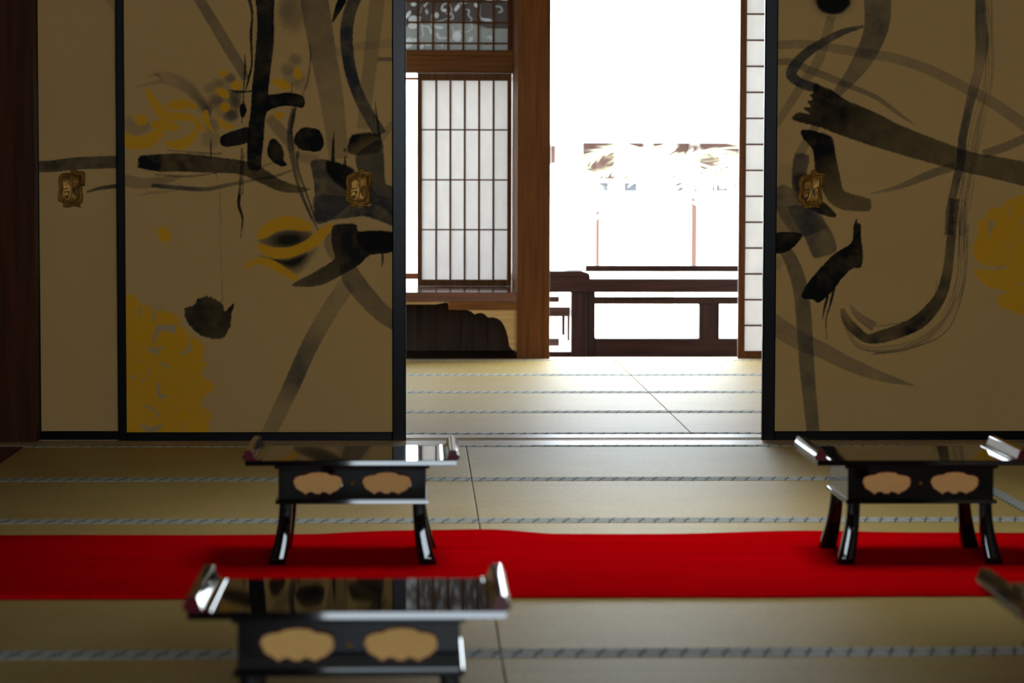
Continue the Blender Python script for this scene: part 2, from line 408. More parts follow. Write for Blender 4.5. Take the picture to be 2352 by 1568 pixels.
class Canvas:
    def __init__(s, X, Y, base):
        s.X = X.astype(np.float32); s.Y = Y.astype(np.float32)
        s.c = np.ones((len(X), 3), np.float32) * np.array(base, np.float32); s.base = np.array(base, np.float32)
        s.n1 = fbm(s.X / 5 + 50, s.Y / 5 + 50) - .5; s.n2 = fbm(s.X / 38 + 20, s.Y / 38 + 70) - .5
        s.tf = lambda x, y: (x, y); s.k = 1.0
    def region(s, ox, oy, k): s.tf = lambda x, y: (ox + x / k, oy + y / k); s.k = k
    def blend(s, idx, a, ink): s.c[idx] = s.c[idx] * (1 - a[:, None]) + np.array(ink, np.float32) * a[:, None]
    def stroke(s, pts, ink=GRAY, a=.6, soft=2.0, rough=2.0, dry=0.0, wet=.25):
        L = []
        for p in pts:
            x, y = s.tf(p[0], p[1]); L.append((x, y, p[2] / s.k, p[3] if len(p) > 3 else a))
        c = catmull(L, 5); c[:, 2] = np.maximum(c[:, 2], .2); w = c[:, 2].max() + 6
        idx = np.nonzero((s.X > c[:, 0].min() - w) & (s.X < c[:, 0].max() + w) & (s.Y > c[:, 1].min() - w) & (s.Y < c[:, 1].max() + w))[0]
        if not len(idx): return
        x = s.X[idx]; y = s.Y[idx]; best = np.full(len(idx), 1e9); al = np.zeros(len(idx)); lat = np.zeros(len(idx)); along = np.zeros(len(idx)); hw = np.ones(len(idx)); L0 = 0
        for i in range(len(c) - 1):
            ax, ay, aw, aa = c[i]; bx, by, bw, ba = c[i + 1]; dx, dy = bx - ax, by - ay; ll = dx * dx + dy * dy + 1e-9
            t = ((x - ax) * dx + (y - ay) * dy) / ll
            if 0 < i < len(c) - 2: t = np.clip(t, 0, 1)
            elif i == 0: t = np.where(t < -.9 / math.sqrt(ll), t, np.clip(t, 0, 1)) if len(c) > 2 else np.clip(t, 0, 1)
            t = np.clip(t, 0, 1)
            d = np.hypot(x - ax - t * dx, y - ay - t * dy); wd = (aw + (bw - aw) * t) / 2; sd = d - wd
            m_ = sd < best; best[m_] = sd[m_]; al[m_] = (aa + (ba - aa) * t)[m_]
            lat[m_] = (((x - ax) * dy - (y - ay) * dx) / math.sqrt(ll))[m_]; along[m_] = (L0 + t * math.sqrt(ll))[m_]; hw[m_] = wd[m_]; L0 += math.sqrt(ll)
        # flat brush ends: cut the round caps
        for e, nx in ((0, 1), (-1, -2)):
            d0 = c[e][:2] - c[nx][:2]; n = np.hypot(*d0) + 1e-9; over = ((x - c[e][0]) * d0[0] + (y - c[e][1]) * d0[1]) / n
            near = np.hypot(x - c[e][0], y - c[e][1]) < c[e][2] * .75 + 4
            best = np.where(near & (over > 0), np.maximum(best, over - c[e][2] * .12 + s.n1[idx] * 6), best)
        best = best + s.n1[idx] * rough
        k = np.clip(.5 - best / (2 * soft), 0, 1); k = k * k * (3 - 2 * k)
        k = k * al * (1 + s.n2[idx] * wet * 2)
        if dry:
            st = vnoise(lat / 2.1 + 31, along / 90 + 5) * .6 + vnoise(lat / .9 + 11, along / 50) * .4
            k = k * np.clip(1 - dry + (st - .42) * 3.2 * dry + .15, 0, 1)
        s.blend(idx, np.clip(k, 0, 1), ink)
    def poly(s, pts, ink=INK, a=1.0, soft=1.2, rough=2.2, grad=None, wet=.1):
        p = np.array([s.tf(q[0], q[1]) for q in pts]); w = soft * 2 + 4
        idx = np.nonzero((s.X > p[:, 0].min() - w) & (s.X < p[:, 0].max() + w) & (s.Y > p[:, 1].min() - w) & (s.Y < p[:, 1].max() + w))[0]
        if not len(idx): return
        # smooth the outline
        pr = np.vstack([p[-1], p, p[0], p[1]]); out = []
        for i in range(1, len(pr) - 2):
            for t in (0, .34, .67):
                out.append(.5 * ((2 * pr[i]) + (-pr[i - 1] + pr[i + 1]) * t * .8 + (2 * pr[i - 1] - 5 * pr[i] + 4 * pr[i + 1] - pr[i + 2]) * t ** 2 * .8 + (-pr[i - 1] + 3 * pr[i] - 3 * pr[i + 1] + pr[i + 2]) * t ** 3 * .8 + (-2 * pr[i] + 2 * pr[i + 1]) * t * .2 * 1.0 + 0))
        p = np.array(out) if len(out) > 5 else p
        x = s.X[idx]; y = s.Y[idx]; ins = np.zeros(len(idx), bool); dm = np.full(len(idx), 1e9)
        for i in range(len(p)):
            ax, ay = p[i]; bx, by = p[(i + 1) % len(p)]; dx, dy = bx - ax, by - ay
            cr = ((ay > y) != (by > y)) & (x < dx * (y - ay) / (dy if abs(dy) > 1e-9 else 1e-9) + ax); ins ^= cr
            t = np.clip(((x - ax) * dx + (y - ay) * dy) / (dx * dx + dy * dy + 1e-9), 0, 1); dm = np.minimum(dm, np.hypot(x - ax - t * dx, y - ay - t * dy))
        sd = np.where(ins, -dm, dm) + s.n1[idx] * rough
        k = np.clip(.5 - sd / (2 * soft), 0, 1); k = k * k * (3 - 2 * k)
        if grad:
            (gx0, gy0, a0), (gx1, gy1, a1) = grad; gx0, gy0 = s.tf(gx0, gy0); gx1, gy1 = s.tf(gx1, gy1)
            t = np.clip(((x - gx0) * (gx1 - gx0) + (y - gy0) * (gy1 - gy0)) / ((gx1 - gx0) ** 2 + (gy1 - gy0) ** 2), 0, 1); a = a0 + (a1 - a0) * t
        s.blend(idx, np.clip(k * a * (1 + s.n2[idx] * wet * 2), 0, 1), ink)
    def dot(s, cx, cy, rx, ry, rot=0, ink=INK, a=1.0, soft=1.2, rough=2.0):
        cx, cy = s.tf(cx, cy); rx /= s.k; ry /= s.k; w = max(rx, ry) + soft * 2 + 4
        idx = np.nonzero((abs(s.X - cx) < w) & (abs(s.Y - cy) < w))[0]
        if not len(idx): return
        x = s.X[idx] - cx; y = s.Y[idx] - cy; co, si = math.cos(math.radians(rot)), math.sin(math.radians(rot))
        u = x * co + y * si; v = -x * si + y * co
        sd = (np.hypot(u / rx, v / ry) - 1) * min(rx, ry) + s.n1[idx] * rough
        k = np.clip(.5 - sd / (2 * soft), 0, 1); k = k * k * (3 - 2 * k)
        s.blend(idx, np.clip(k * a, 0, 1), ink)

def painted_sheet(name, x0, x1, z0, z1, y, paint, base, mat_, parent, step=.0029, thick=.006):
    nx = int((x1 - x0) / step); nz = int((z1 - z0) / step)
    xs = np.linspace(x0, x1, nx + 1); zs = np.linspace(z0, z1, nz + 1)
    X, Z = np.meshgrid(xs, zs); X = X.ravel(); Z = Z.ravel()
    px, py = to_px(X, np.full_like(X, y), Z)
    cv = Canvas(px, py, base); paint(cv)
    off = parent_loc(parent); n = len(X)
    co = np.stack([X - off.x, np.full(n, y - off.y), Z - off.z], 1)
    # back corners close the sheet into a thin board
    bk = np.array([(x0 - off.x, y + thick - off.y, z0 - off.z), (x1 - off.x, y + thick - off.y, z0 - off.z), (x1 - off.x, y + thick - off.y, z1 - off.z), (x0 - off.x, y + thick - off.y, z1 - off.z)])
    co = np.vstack([co, bk])
    i = np.arange(nz)[:, None] * (nx + 1) + np.arange(nx)[None]; i = i.ravel()
    quads = np.stack([i, i + 1, i + nx + 2, i + nx + 1], 1)
    extra = np.array([[n + 1, n, n + 3, n + 2]]); quads = np.vstack([quads, extra])
    me = bpy.data.meshes.new(name); me.vertices.add(len(co)); me.vertices.foreach_set('co', co.ravel().astype(np.float32))
    me.loops.add(quads.size); me.loops.foreach_set('vertex_index', quads.ravel().astype(np.int32))
    me.polygons.add(len(quads)); me.polygons.foreach_set('loop_start', np.arange(0, quads.size, 4, dtype=np.int32))
    try: me.polygons.foreach_set('loop_total', np.full(len(quads), 4, dtype=np.int32))
    except Exception: pass
    me.update(calc_edges=True)
    at = me.color_attributes.new('paint', 'FLOAT_COLOR', 'POINT')
    c4 = np.ones((len(co), 4), np.float32); c4[:n, :3] = cv.c; c4[n:, :3] = base; at.data.foreach_set('color', c4.ravel())
    me.materials.append(mat_); me.validate()
    o = bpy.data.objects.new(name, me); COL.objects.link(o); o.parent = parent
    return o

PAPER = (.80, .51, .18)
def paint_left(c):
    c.region(280, 0, 3.136)
    c.stroke([(500, -90, 75), (560, 0, 75), (640, 130, 78), (760, 330, 80), (850, 480, 75), (890, 570, 50)], a=.55, soft=1.5)
    c.dot(1230, 90, 95, 130, 0, GRAY, .45, 14, 10)
    c.dot(1180, 60, 60, 90, 0, GRAY, .25, 14, 10)
    c.stroke([(1360, -150, 190), (1400, 80, 200, .62), (1440, 330, 190, .55), (1490, 600, 180, .42), (1530, 850, 160, .38), (1560, 1130, 140, .34)], a=.62, soft=2)
    c.stroke([(1845, -60, 110), (1800, 350, 105), (1765, 650, 95), (1740, 920, 90)], a=.36, soft=2)
    c.stroke([(1730, -80, 90, .9), (1665, 20, 90, .8), (1622, 180, 92, .85), (1622, 350, 90, .9), (1660, 560, 85, .92), (1740, 760, 85, .85), (1860, 960, 90, .8)], soft=1.5)
    c.stroke([(1550, 375, 60), (1700, 335, 60), (1945, 310, 60)], a=.2)
    c.stroke([(1845, 425, 28), (1960, 427, 30)], a=.6, soft=1.2)
    c.poly([(1560, -10), (1622, -10), (1575, 80), (1515, 165), (1530, 70)])
    c.stroke([(1945, 890, 50), (1900, 950, 60), (1860, 1000, 60)], a=.3)
    # feathery dry wash
    for k in range(7):
        c.stroke([(170 + 12 * k, 560 - 12 * k + 6 * (k % 3), 8), (300, 520 + 12 * k, 18), (430, 560 + 14 * k, 26), (540, 650 + 14 * k, 34), (640, 800 + 8 * k, 20)], a=.22, soft=2, dry=.4)
    c.stroke([(95, 630, 6), (180, 605, 20), (300, 585, 30)], a=.35, dry=.4)
    c.stroke([(30, 870, 80), (100, 930, 90), (200, 900, 60)], a=.28, soft=5)
    for (x, y, r, a) in ((780, 560, 38, .55), (690, 600, 40, .35), (630, 640, 40, .35), (680, 720, 45, .6), (820, 690, 45, .7), (820, 745, 40, .7), (790, 830, 50, .75), (620, 780, 40, .45), (1190, 500, 45, .4), (1250, 430, 45, .45), (650, 900, 50, .35), (760, 640, 90, .2), (1240, 560, 70, .25), (640, 1000, 70, .3), (600, 760, 60, .3), (760, 780, 90, .25), (1300, 600, 60, .2)):
        c.dot(x, y, r, r * .9, 0, GRAY, a, 7, 6)
    c.stroke([(1060, 850, 70), (1130, 930, 85), (1200, 1010, 85), (1230, 1080, 60)], a=.42, soft=3)
    c.stroke([(1260, 1120, 60), (1400, 1160, 90)], a=.3, soft=5)
    # grey arms under the bar
    c.stroke([(30, 1300, 90), (150, 1320, 80), (300, 1300, 60), (430, 1270, 20)], a=.38, soft=3)
    c.stroke([(120, 1405, 12), (240, 1385, 18), (400, 1375, 8)], a=.35, dry=.3)
    c.stroke([(215, 1335, 28, .8), (400, 1352, 34, .8), (600, 1362, 30, .75), (750, 1335, 28, .6), (950, 1295, 24, .5), (1100, 1270, 20, .6), (1230, 1225, 12, .5)], soft=1.5)
    c.stroke([(980, 1210, 20), (1060, 1180, 16), (1130, 1160, 10)], a=.4)
    c.stroke([(1235, 780, 26), (1212, 900, 36), (1215, 1040, 44), (1245, 1230, 32), (1290, 1390, 26), (1370, 1575, 20)], a=.8, soft=1.4, dry=.25)
    c.stroke([(1252, 770, 16), (1232, 860, 26), (1215, 960, 16)], ink=INK, a=.85)
    c.stroke([(1255, 1090, 16), (1272, 1230, 18), (1320, 1370, 16), (1388, 1560, 14)], a=.8, dry=.2)
    c.stroke([(1275, 1060, 6), (1270, 1130, 12)], ink=INK, a=.8)
    # dark masses on the right
    c.region(280, 450, 2.751)
    c.poly([(1215, 0), (1410, 0), (1450, 70), (1570, 60), (1640, 20), (1715, 100), (1715, 190), (1650, 165), (1530, 128), (1420, 140), (1230, 160), (1215, 100)], GRAY, .82, 2, 3, wet=.35)
    c.poly([(1560, 0), (1640, 20), (1715, 90), (1715, 20)], GRAY, .45, 3, 3)
    c.region(280, 0, 3.136)
    c.poly([(1360, 1160), (1450, 1145), (1520, 1165), (1600, 1190), (1660, 1220), (1700, 1240), (1790, 1330), (1830, 1400), (1945, 1440), (1945, 1560), (1900, 1510), (1800, 1470), (1640, 1480), (1500, 1590), (1390, 1600), (1390, 1400), (1372, 1250)], GRAY, .84, 2, 3, wet=.3)
    c.poly([(1690, 1110), (1860, 1000), (1885, 1100), (1892, 1230), (1900, 1320), (1950, 1345), (1950, 1440), (1830, 1410), (1760, 1330), (1700, 1230)], GRAY, .86, 2, 3)
    c.poly([(1480, 1150), (1600, 1185), (1668, 1215), (1650, 1260), (1615, 1300), (1620, 1370), (1530, 1310), (1470, 1230)], INK, .97, 3, 4)
    c.poly([(1625, 1090), (1660, 968), (1855, 965), (1862, 1090), (1780, 1110), (1690, 1120)], INK, .96, 3, 3, grad=((1700, 980, 1.0), (1800, 1150, .6)))
    c.stroke([(1527, 950, 3), (1522, 1050, 18), (1520, 1170, 26)], ink=INK, a=.95)
    c.stroke([(1608, 1125, 6), (1606, 1210, 26)], ink=INK, a=.95)
    c.dot(1605, 1080, 9, 13, ink=INK, a=.8)
    c.stroke([(1822, 730, 2), (1838, 860, 16), (1856, 985, 12)], ink=INK, a=.95)
    c.stroke([(1812, 790, 3), (1814, 880, 8)], ink=INK, a=.9)
    # horizontal brush bar
    c.stroke([(130, 1165, 90, .98), (260, 1172, 125, .97), (420, 1170, 130, .93), (650, 1185, 118, .86), (850, 1205, 100, .88), (960, 1240, 110, .85), (1050, 1290, 95, .8), (1150, 1340, 80, .75), (1280, 1365, 45, .72), (1360, 1360, 10, .6)], ink=(.01, .011, .01), soft=1.5, rough=3)
    c.stroke([(325, 1080, 6), (600, 1105, 14), (722, 1105, 12)], ink=INK, a=.9, dry=.5)
    c.stroke([(238, 1255, 8), (480, 1270, 10), (680, 1245, 6)], ink=INK, a=.9, dry=.4)
    c.stroke([(642, 995, 4), (640, 1080, 14), (642, 1140, 4)], ink=INK, a=.85)
    c.stroke([(680, 1240, 10), (690, 1320, 4)], a=.4)
    # main vertical
    c.poly([(958, -60), (1090, -60), (1094, 150), (1094, 300), (1072, 500), (1055, 660), (1052, 780), (1032, 850), (1022, 1000), (1008, 1120), (1002, 1215), (960, 1230), (905, 1200), (905, 960), (928, 800), (935, 650), (955, 450), (976, 200), (968, 50)], (.008, .009, .008), .98, 1.2, 2.5)
    c.poly([(985, 110), (1080, 110), (1080, 300), (1050, 450), (975, 450)], (.016, .017, .015), .6, 12, 3)
    c.poly([(1040, 690), (1090, 680), (1210, 665), (1300, 688), (1318, 730), (1300, 777), (1180, 760), (1080, 785), (1025, 810)])
    c.poly([(920, 915), (790, 945), (710, 985), (712, 1040), (760, 1058), (920, 1022)], INK, .96)
    c.stroke([(915, -20, 30), (938, 100, 18), (930, 250, 20), (936, 450, 14), (915, 560, 16), (892, 650, 6)], ink=INK, a=.95, soft=1.2)
    c.stroke([(885, 395, 4), (888, 480, 14), (878, 640, 8), (874, 750, 12), (862, 890, 4)], ink=INK, a=.93)
    c.dot(872, 790, 27, 50, ink=INK, rough=4); c.stroke([(770, 650, 6), (850, 662, 18), (945, 655, 10)], ink=INK, a=.93)
    c.stroke([(1352, 315, 4), (1360, 400, 9), (1342, 560, 8), (1305, 680, 6)], ink=INK, a=.85, dry=.2)
    c.stroke([(1226, 595, 3), (1222, 690, 10)], ink=INK, a=.7)
    c.stroke([(865, 1070, 8), (860, 1200, 14), (852, 1330, 16), (842, 1450, 20), (850, 1500, 8), (868, 1570, 12)], ink=INK, a=.95, dry=.25)
    c.stroke([(878, 1110, 4), (876, 1200, 8), (868, 1400, 8)], ink=INK, a=.9, dry=.2)
    c.poly([(1048, 1070), (1065, 1010), (1100, 998), (1150, 1050), (1168, 1110), (1165, 1150), (1192, 1185), (1150, 1200), (1085, 1165), (1050, 1115)], INK, .97)
    c.poly([(1240, 1000), (1262, 950), (1300, 920), (1345, 915), (1410, 930), (1445, 975), (1452, 1060), (1400, 1095), (1340, 1085), (1280, 1075), (1250, 1040)], INK, .98, rough=4)
    c.stroke([(705, 1380, 8), (705, 1568, 4)], a=.2)
    # lower half
    c.region(280, 450, 2.751)
    c.stroke([(745, -10, 14), (738, 60, 20), (762, 130, 12), (758, 200, 10), (750, 268, 3)], ink=INK, a=.93)
    c.stroke([(618, -60, 8), (622, 150, 12), (620, 260, 8), (630, 480, 8), (636, 670, 12)], a=.45, dry=.75)
    c.stroke([(1135, -20, 8), (1180, 100, 12), (1240, 215, 8)], a=.85); c.stroke([(1165, -20, 8), (1205, 90, 9), (1225, 150, 5)], a=.7)
    c.stroke([(1420, 430, 100), (1455, 520, 125), (1540, 630, 125), (1640, 735, 115), (1740, 800, 110)], a=.62, soft=2)
    c.stroke([(1420, 560, 110, .3), (1290, 760, 108, .42), (1180, 960, 108, .62), (1090, 1160, 106, .72), (1070, 1205, 104, .6), (1000, 1350, 100, .38), (925, 1510, 98, .32)], soft=2, wet=.35)
    c.poly([(1285, 260), (1330, 235), (1345, 410), (1300, 370), (1278, 310)], GRAY, .45, 2)
    c.poly([(1330, 190), (1400, 175), (1480, 178), (1505, 225), (1712, 228), (1712, 352), (1570, 372), (1500, 435), (1400, 492), (1280, 556), (1180, 574), (1072, 568), (1110, 535), (1200, 490), (1330, 410), (1345, 380), (1325, 290)], (.014, .015, .014), .93, 1.6, 2.5, grad=((1400, 300, .97), (1120, 560, .78)))
    c.poly([(1500, 225), (1712, 228), (1712, 350), (1600, 345), (1540, 350), (1490, 290)], INK, .98, 2, 2)
    c.stroke([(1645, 350, 12), (1648, 400, 14), (1643, 445, 3)], ink=INK, a=.85)
    c.poly([(395, 710), (450, 690), (480, 650), (540, 632), (600, 655), (640, 690), (650, 728), (710, 676), (690, 750), (685, 820), (648, 892), (580, 903), (500, 882), (430, 822), (403, 770)], (.016, .015, .012), .93, 1.6, 6)
    # eye of the flower
    c.poly([(860, 280), (950, 235), (1060, 215), (1200, 225), (1170, 280), (1060, 325), (930, 320)], GRAY, .5, 5)
    c.dot(1055, 275, 120, 52, -3, INK, .95, 12, 3)
    c.poly([(870, 380), (1000, 395), (1180, 350), (1230, 330), (1170, 430), (1100, 490), (1000, 440)], GRAY, .6, 10)
    c.poly([(940, 395), (1050, 400), (1170, 360), (1140, 420), (1070, 455), (1000, 430)], INK, .9, 8)
    g = dict(ink=GOLD, a=.93, soft=1.3, rough=1.6)
    c.poly([(850, 262), (862, 220), (920, 165), (980, 138), (1050, 120), (1130, 140), (1208, 190), (1190, 220), (1130, 220), (1050, 210), (980, 225), (920, 262), (870, 274)], **g)
    c.poly([(850, 310), (890, 303), (960, 325), (1060, 322), (1160, 280), (1240, 215), (1325, 170), (1326, 205), (1260, 292), (1180, 345), (1060, 392), (960, 395), (885, 362)], **g)
    c.poly([(770, 460), (800, 412), (870, 388), (940, 398), (1000, 430), (1100, 498), (1106, 537), (1060, 525), (960, 470), (880, 432), (830, 440)], **g)
    c.poly([(228, 210), (262, 193), (306, 230), (300, 280), (260, 292), (230, 250)], **g)
    c.poly([(20, 640), (85, 638), (130, 690), (160, 685), (188, 710), (200, 745), (240, 723), (320, 740), (372, 785), (352, 812), (410, 850), (432, 900), (470, 895), (520, 960), (508, 1040), (542, 1058), (500, 1130), (582, 1190), (562, 1240), (510, 1270), (500, 1325), (565, 1370), (550, 1430), (505, 1510), (20, 1510)], **g)
    pp = dict(ink=(.64, .46, .23), a=.9, soft=1.5, rough=2)
    for L in ([(222, 815), (300, 812), (345, 822), (325, 875), (300, 855), (240, 860), (205, 930), (195, 900)], [(158, 965), (200, 955), (272, 955), (228, 985), (225, 1010), (180, 985)], [(425, 900), (440, 975), (380, 1003), (360, 1000), (415, 960)],
              [(232, 1045), (275, 1060), (312, 1092), (280, 1085)], [(85, 1030), (112, 1035), (110, 1055)], [(118, 1160), (150, 1155), (130, 1178)], [(215, 1170), (240, 1200), (245, 1245), (300, 1270), (235, 1278), (220, 1220)],
              [(130, 1328), (190, 1330), (232, 1370), (236, 1412), (205, 1360)], [(118, 1438), (190, 1460), (258, 1438), (225, 1485), (150, 1488)], [(40, 905), (75, 940), (50, 920)], [(310, 1320), (360, 1355), (340, 1350)], [(395, 1430), (405, 1440), (385, 1480)], [(165, 1110), (185, 1090), (170, 1140)], [(50, 1130), (90, 1140), (60, 1150)], [(100, 700), (120, 720), (110, 770)], [(190, 750), (215, 740), (205, 800)]):
        c.poly(L, **pp)
    c.region(280, 0, 3.136)
    for L in ([(170, 650), (185, 632), (205, 650), (290, 770), (360, 812), (450, 808), (540, 850), (590, 920), (605, 952), (545, 930), (515, 880), (420, 868), (330, 870), (265, 850), (200, 740)], [(318, 755), (370, 720), (460, 714), (540, 758), (552, 788), (480, 776), (400, 792), (345, 787)],
              [(92, 852), (120, 822), (188, 850), (172, 892), (130, 907), (100, 885)], [(203, 890), (260, 860), (330, 870), (418, 910), (380, 942), (260, 930), (215, 910)], [(15, 955), (100, 985), (200, 960), (280, 915), (305, 975), (205, 1060), (100, 1078), (15, 1050)],
              [(298, 1020), (400, 1008), (500, 960), (535, 895), (548, 960), (480, 1060), (390, 1078), (330, 1055)], [(573, 850), (590, 797), (620, 797), (632, 880), (668, 962), (620, 920)], [(683, 843), (760, 888), (825, 912), (770, 932), (710, 915)]):
        c.poly(L, **g)
    for (x, y, a, b_, r) in ((735, 525, 38, 24, 0), (825, 615, 44, 32, -25), (725, 670, 56, 30, 35), (743, 772, 37, 34, 0), (1148, 605, 70, 34, 22), (1267, 530, 30, 47, -15), (1130, 830, 37, 28, 0)):
        c.dot(x, y, a, b_, r, GOLD, .95, 1.2, 3)

def paint_right(c):
    c.region(1750, 0, 3.015)
    c.stroke([(90, 310, 62), (350, 310, 62), (650, 360, 66), (900, 400, 70), (1150, 480, 72), (1430, 620, 75), (1620, 725, 78), (1860, 895, 85)], a=.38, soft=2)
    c.stroke([(480, 120, 60), (400, 400, 66), (270, 600, 62), (180, 740, 55), (95, 870, 50)], a=.4, soft=2)
    c.stroke([(380, 860, 60), (320, 960, 58), (255, 1080, 70)], a=.42, soft=2)
    c.dot(490, 0, 135, 112, 0, GRAY, .5, 16, 4); c.dot(492, 0, 122, 100, 0, INK, .99, 4, 4)
    c.stroke([(800, -80, 195, .62), (800, 130, 180, .72), (768, 270, 155, .68), (700, 410, 135, .6), (610, 540, 95, .55), (510, 660, 60, .5)], soft=1.6, wet=.3)
    c.stroke([(90, 430, 42), (200, 430, 52), (330, 485, 54), (500, 550, 50), (620, 600, 40), (800, 680, 34), (950, 790, 26), (1060, 865, 6)], a=.52, soft=1.6)
    c.stroke([(705, 182, 18, .75), (560, 222, 45, .8), (420, 295, 56, .85), (300, 375, 66, .9), (225, 460, 76, .92), (205, 520, 74, .92), (270, 575, 66, .9), (380, 612, 70, .9)], soft=1.6)
    c.stroke([(1330, 1150, 60, .6), (1150, 1212, 54, .55), (950, 1292, 36, .5), (755, 1342, 6, .45)], soft=1.5, dry=.2)
    c.stroke([(1540, 1068, 60, .5), (1700, 1010, 62, .5), (1860, 940, 60, .5)], soft=1.5)
    # the long dry looping stroke
    c.stroke([(1515, -60, 70, .75), (1515, 150, 80, .8), (1525, 300, 95, .65), (1500, 480, 70, .4), (1465, 620, 70, .55), (1430, 760, 60, .78), (1390, 960, 60, .78), (1375, 1130, 60, .78), (1335, 1300, 55, .74), (1305, 1450, 60, .76), (1295, 1620, 62, .78)], soft=1.6, dry=.2)
    c.stroke([(1575, -60, 40), (1580, 300, 60), (1560, 600, 70), (1500, 850, 80), (1450, 1100, 90), (1400, 1400, 100), (1385, 1620, 90)], a=.5, soft=2, dry=.85)
    c.poly([(362, 582), (480, 622), (580, 690), (700, 742), (830, 800), (950, 862), (1200, 962), (1450, 1052), (1640, 1085), (1860, 1140), (1860, 1290), (1640, 1245), (1400, 1190), (1100, 1110), (800, 1022), (550, 938), (400, 880), (222, 835), (218, 800), (260, 775), (335, 792), (283, 745), (335, 742), (315, 700), (350, 690), (330, 655), (358, 640)], (.010, .011, .008), .95, 1.5, 3, grad=((350, 700, .98), (1300, 1080, .72)), wet=.12)
    c.poly([(268, 905), (330, 898), (470, 938), (497, 985), (520, 1120), (545, 1230), (572, 1325), (740, 1372), (757, 1402), (740, 1462), (560, 1452), (470, 1402), (425, 1330), (372, 1200), (352, 1040), (290, 965)], INK, .97, 1.8, 2.5, grad=((400, 1080, .99), (560, 1420, .70)))
    c.poly([(230, 1068), (328, 1075), (312, 1180), (300, 1250), (250, 1330), (212, 1300), (208, 1200)], GRAY, .78, 2)
    c.poly([(215, 1220), (300, 1210), (290, 1400), (240, 1360)], INK, .8, 8)
    c.stroke([(90, 1200, 160), (240, 1210, 120)], a=.16, soft=8)
    c.poly([(300, 1435), (420, 1395), (512, 1482), (500, 1506), (430, 1490), (350, 1462)], INK, .98)
    c.poly([(95, 1295), (180, 1285), (280, 1360), (300, 1430), (450, 1570), (240, 1640), (95, 1440)], GRAY, .62, 3, wet=.35)
    c.region(1750, 480, 2.9037)
    c.poly([(80, -20), (150, -10), (220, 100), (260, 165), (100, 165), (80, 160)], GRAY, .35, 3)
    c.poly([(170, -20), (350, -10), (430, 95), (480, 180), (497, 280), (400, 320), (342, 322), (290, 200), (220, 90)], GRAY, .72, 1.6, wet=.35)
    c.stroke([(60, 760, 140), (250, 875, 125), (400, 942, 108), (600, 1042, 92), (800, 1118, 66), (1020, 1178, 8)], a=.46, soft=1.8)
    c.stroke([(150, 260, 80), (215, 390, 95), (262, 560, 100), (285, 800, 104), (300, 1050, 100), (318, 1250, 92), (345, 1520, 86)], a=.66, soft=2, wet=.3)
    c.stroke([(90, 400, 60), (120, 330, 60)], a=.25, soft=4)
    c.poly([(80, 160), (268, 162), (235, 230), (172, 282), (80, 292)], INK, .98)
    c.poly([(632, 60), (640, 92), (660, 105), (662, 190), (674, 290), (664, 385), (600, 398), (530, 468), (480, 540), (460, 560), (382, 626), (342, 605), (262, 590), (300, 500), (385, 398), (480, 300), (600, 220), (612, 108)], INK, .98, 1.2, 3)
    c.stroke([(480, 530, 22), (455, 640, 14), (428, 740, 9), (432, 872, 3)], ink=INK, a=.93)
    c.stroke([(440, 575, 18), (418, 660, 16), (404, 735, 4)], ink=INK, a=.93)
    c.stroke([(1285, -60, 62, .76), (1262, 200, 60, .74), (1240, 400, 66, .76), (1200, 560, 76, .82), (1130, 670, 90, .84), (1040, 755, 98, .85), (930, 808, 92, .86), (800, 850, 86, .86), (700, 862, 60, .82), (620, 805, 70, .8), (565, 740, 60, .65), (535, 670, 30, .5)], ink=(.014, .014, .012), soft=2, dry=.12)
    c.stroke([(590, 640, 16), (640, 710, 46), (745, 780, 70)], a=.62, soft=2.5, dry=.5)
    c.stroke([(760, 782, 10), (860, 768, 14), (960, 752, 8)], a=.5, dry=.4)
    c.stroke([(1345, -60, 60), (1335, 300, 66), (1310, 520, 66), (1240, 700, 66), (1120, 830, 66), (960, 915, 60), (800, 940, 50), (660, 920, 34), (590, 850, 26), (535, 720, 14)], a=.6, soft=2.5, dry=.88)
    c.stroke([(1375, 100, 8), (1350, 500, 8), (1240, 800, 8), (1020, 920, 10), (740, 970, 10)], a=.6, dry=.3)
    c.stroke([(1165, 480, 6), (1150, 620, 6), (1100, 690, 4)], a=.5, dry=.3)
    g = dict(ink=GOLD, a=.93, soft=1.3, rough=1.8)
    c.poly([(1900, -240), (1815, -100), (1760, -98), (1700, -85), (1640, -62), (1600, -10), (1520, -5), (1490, 60), (1440, 88), (1440, 178), (1408, 240), (1422, 330), (1478, 370), (1572, 392), (1562, 410), (1416, 402), (1432, 450), (1500, 510), (1560, 532), (1642, 547), (1570, 590), (1582, 640), (1650, 672), (1900, 690)], **g)
    for L in ([(1520, 60), (1560, 100), (1530, 140), (1515, 200), (1510, 130)], [(1500, 330), (1575, 400), (1640, 380), (1545, 375)], [(1610, 235), (1665, 250), (1650, 252)], [(1700, 480), (1748, 500), (1720, 500)], [(1640, -40), (1665, 40), (1650, 30)], [(1720, 60), (1748, 110), (1730, 100)]):
        c.poly(L, (.64, .46, .23), .85, 1.5, 2)

def paint_outer(c):
    c.region(0, 0, 2.45)
    c.stroke([(180, 938, 62, .78), (300, 934, 66, .8), (420, 920, 70, .82), (560, 914, 70, .86), (760, 905, 70, .86)], soft=1.6, ink=(.015, .018, .018))
    c.stroke([(488, 1080, 8), (560, 1060, 20), (690, 1042, 22)], soft=1.4, ink=(.015, .018, .018), a=.85)
    c.stroke([(590, -30, 40), (640, 30, 40), (720, 120, 50)], a=.22, soft=4)

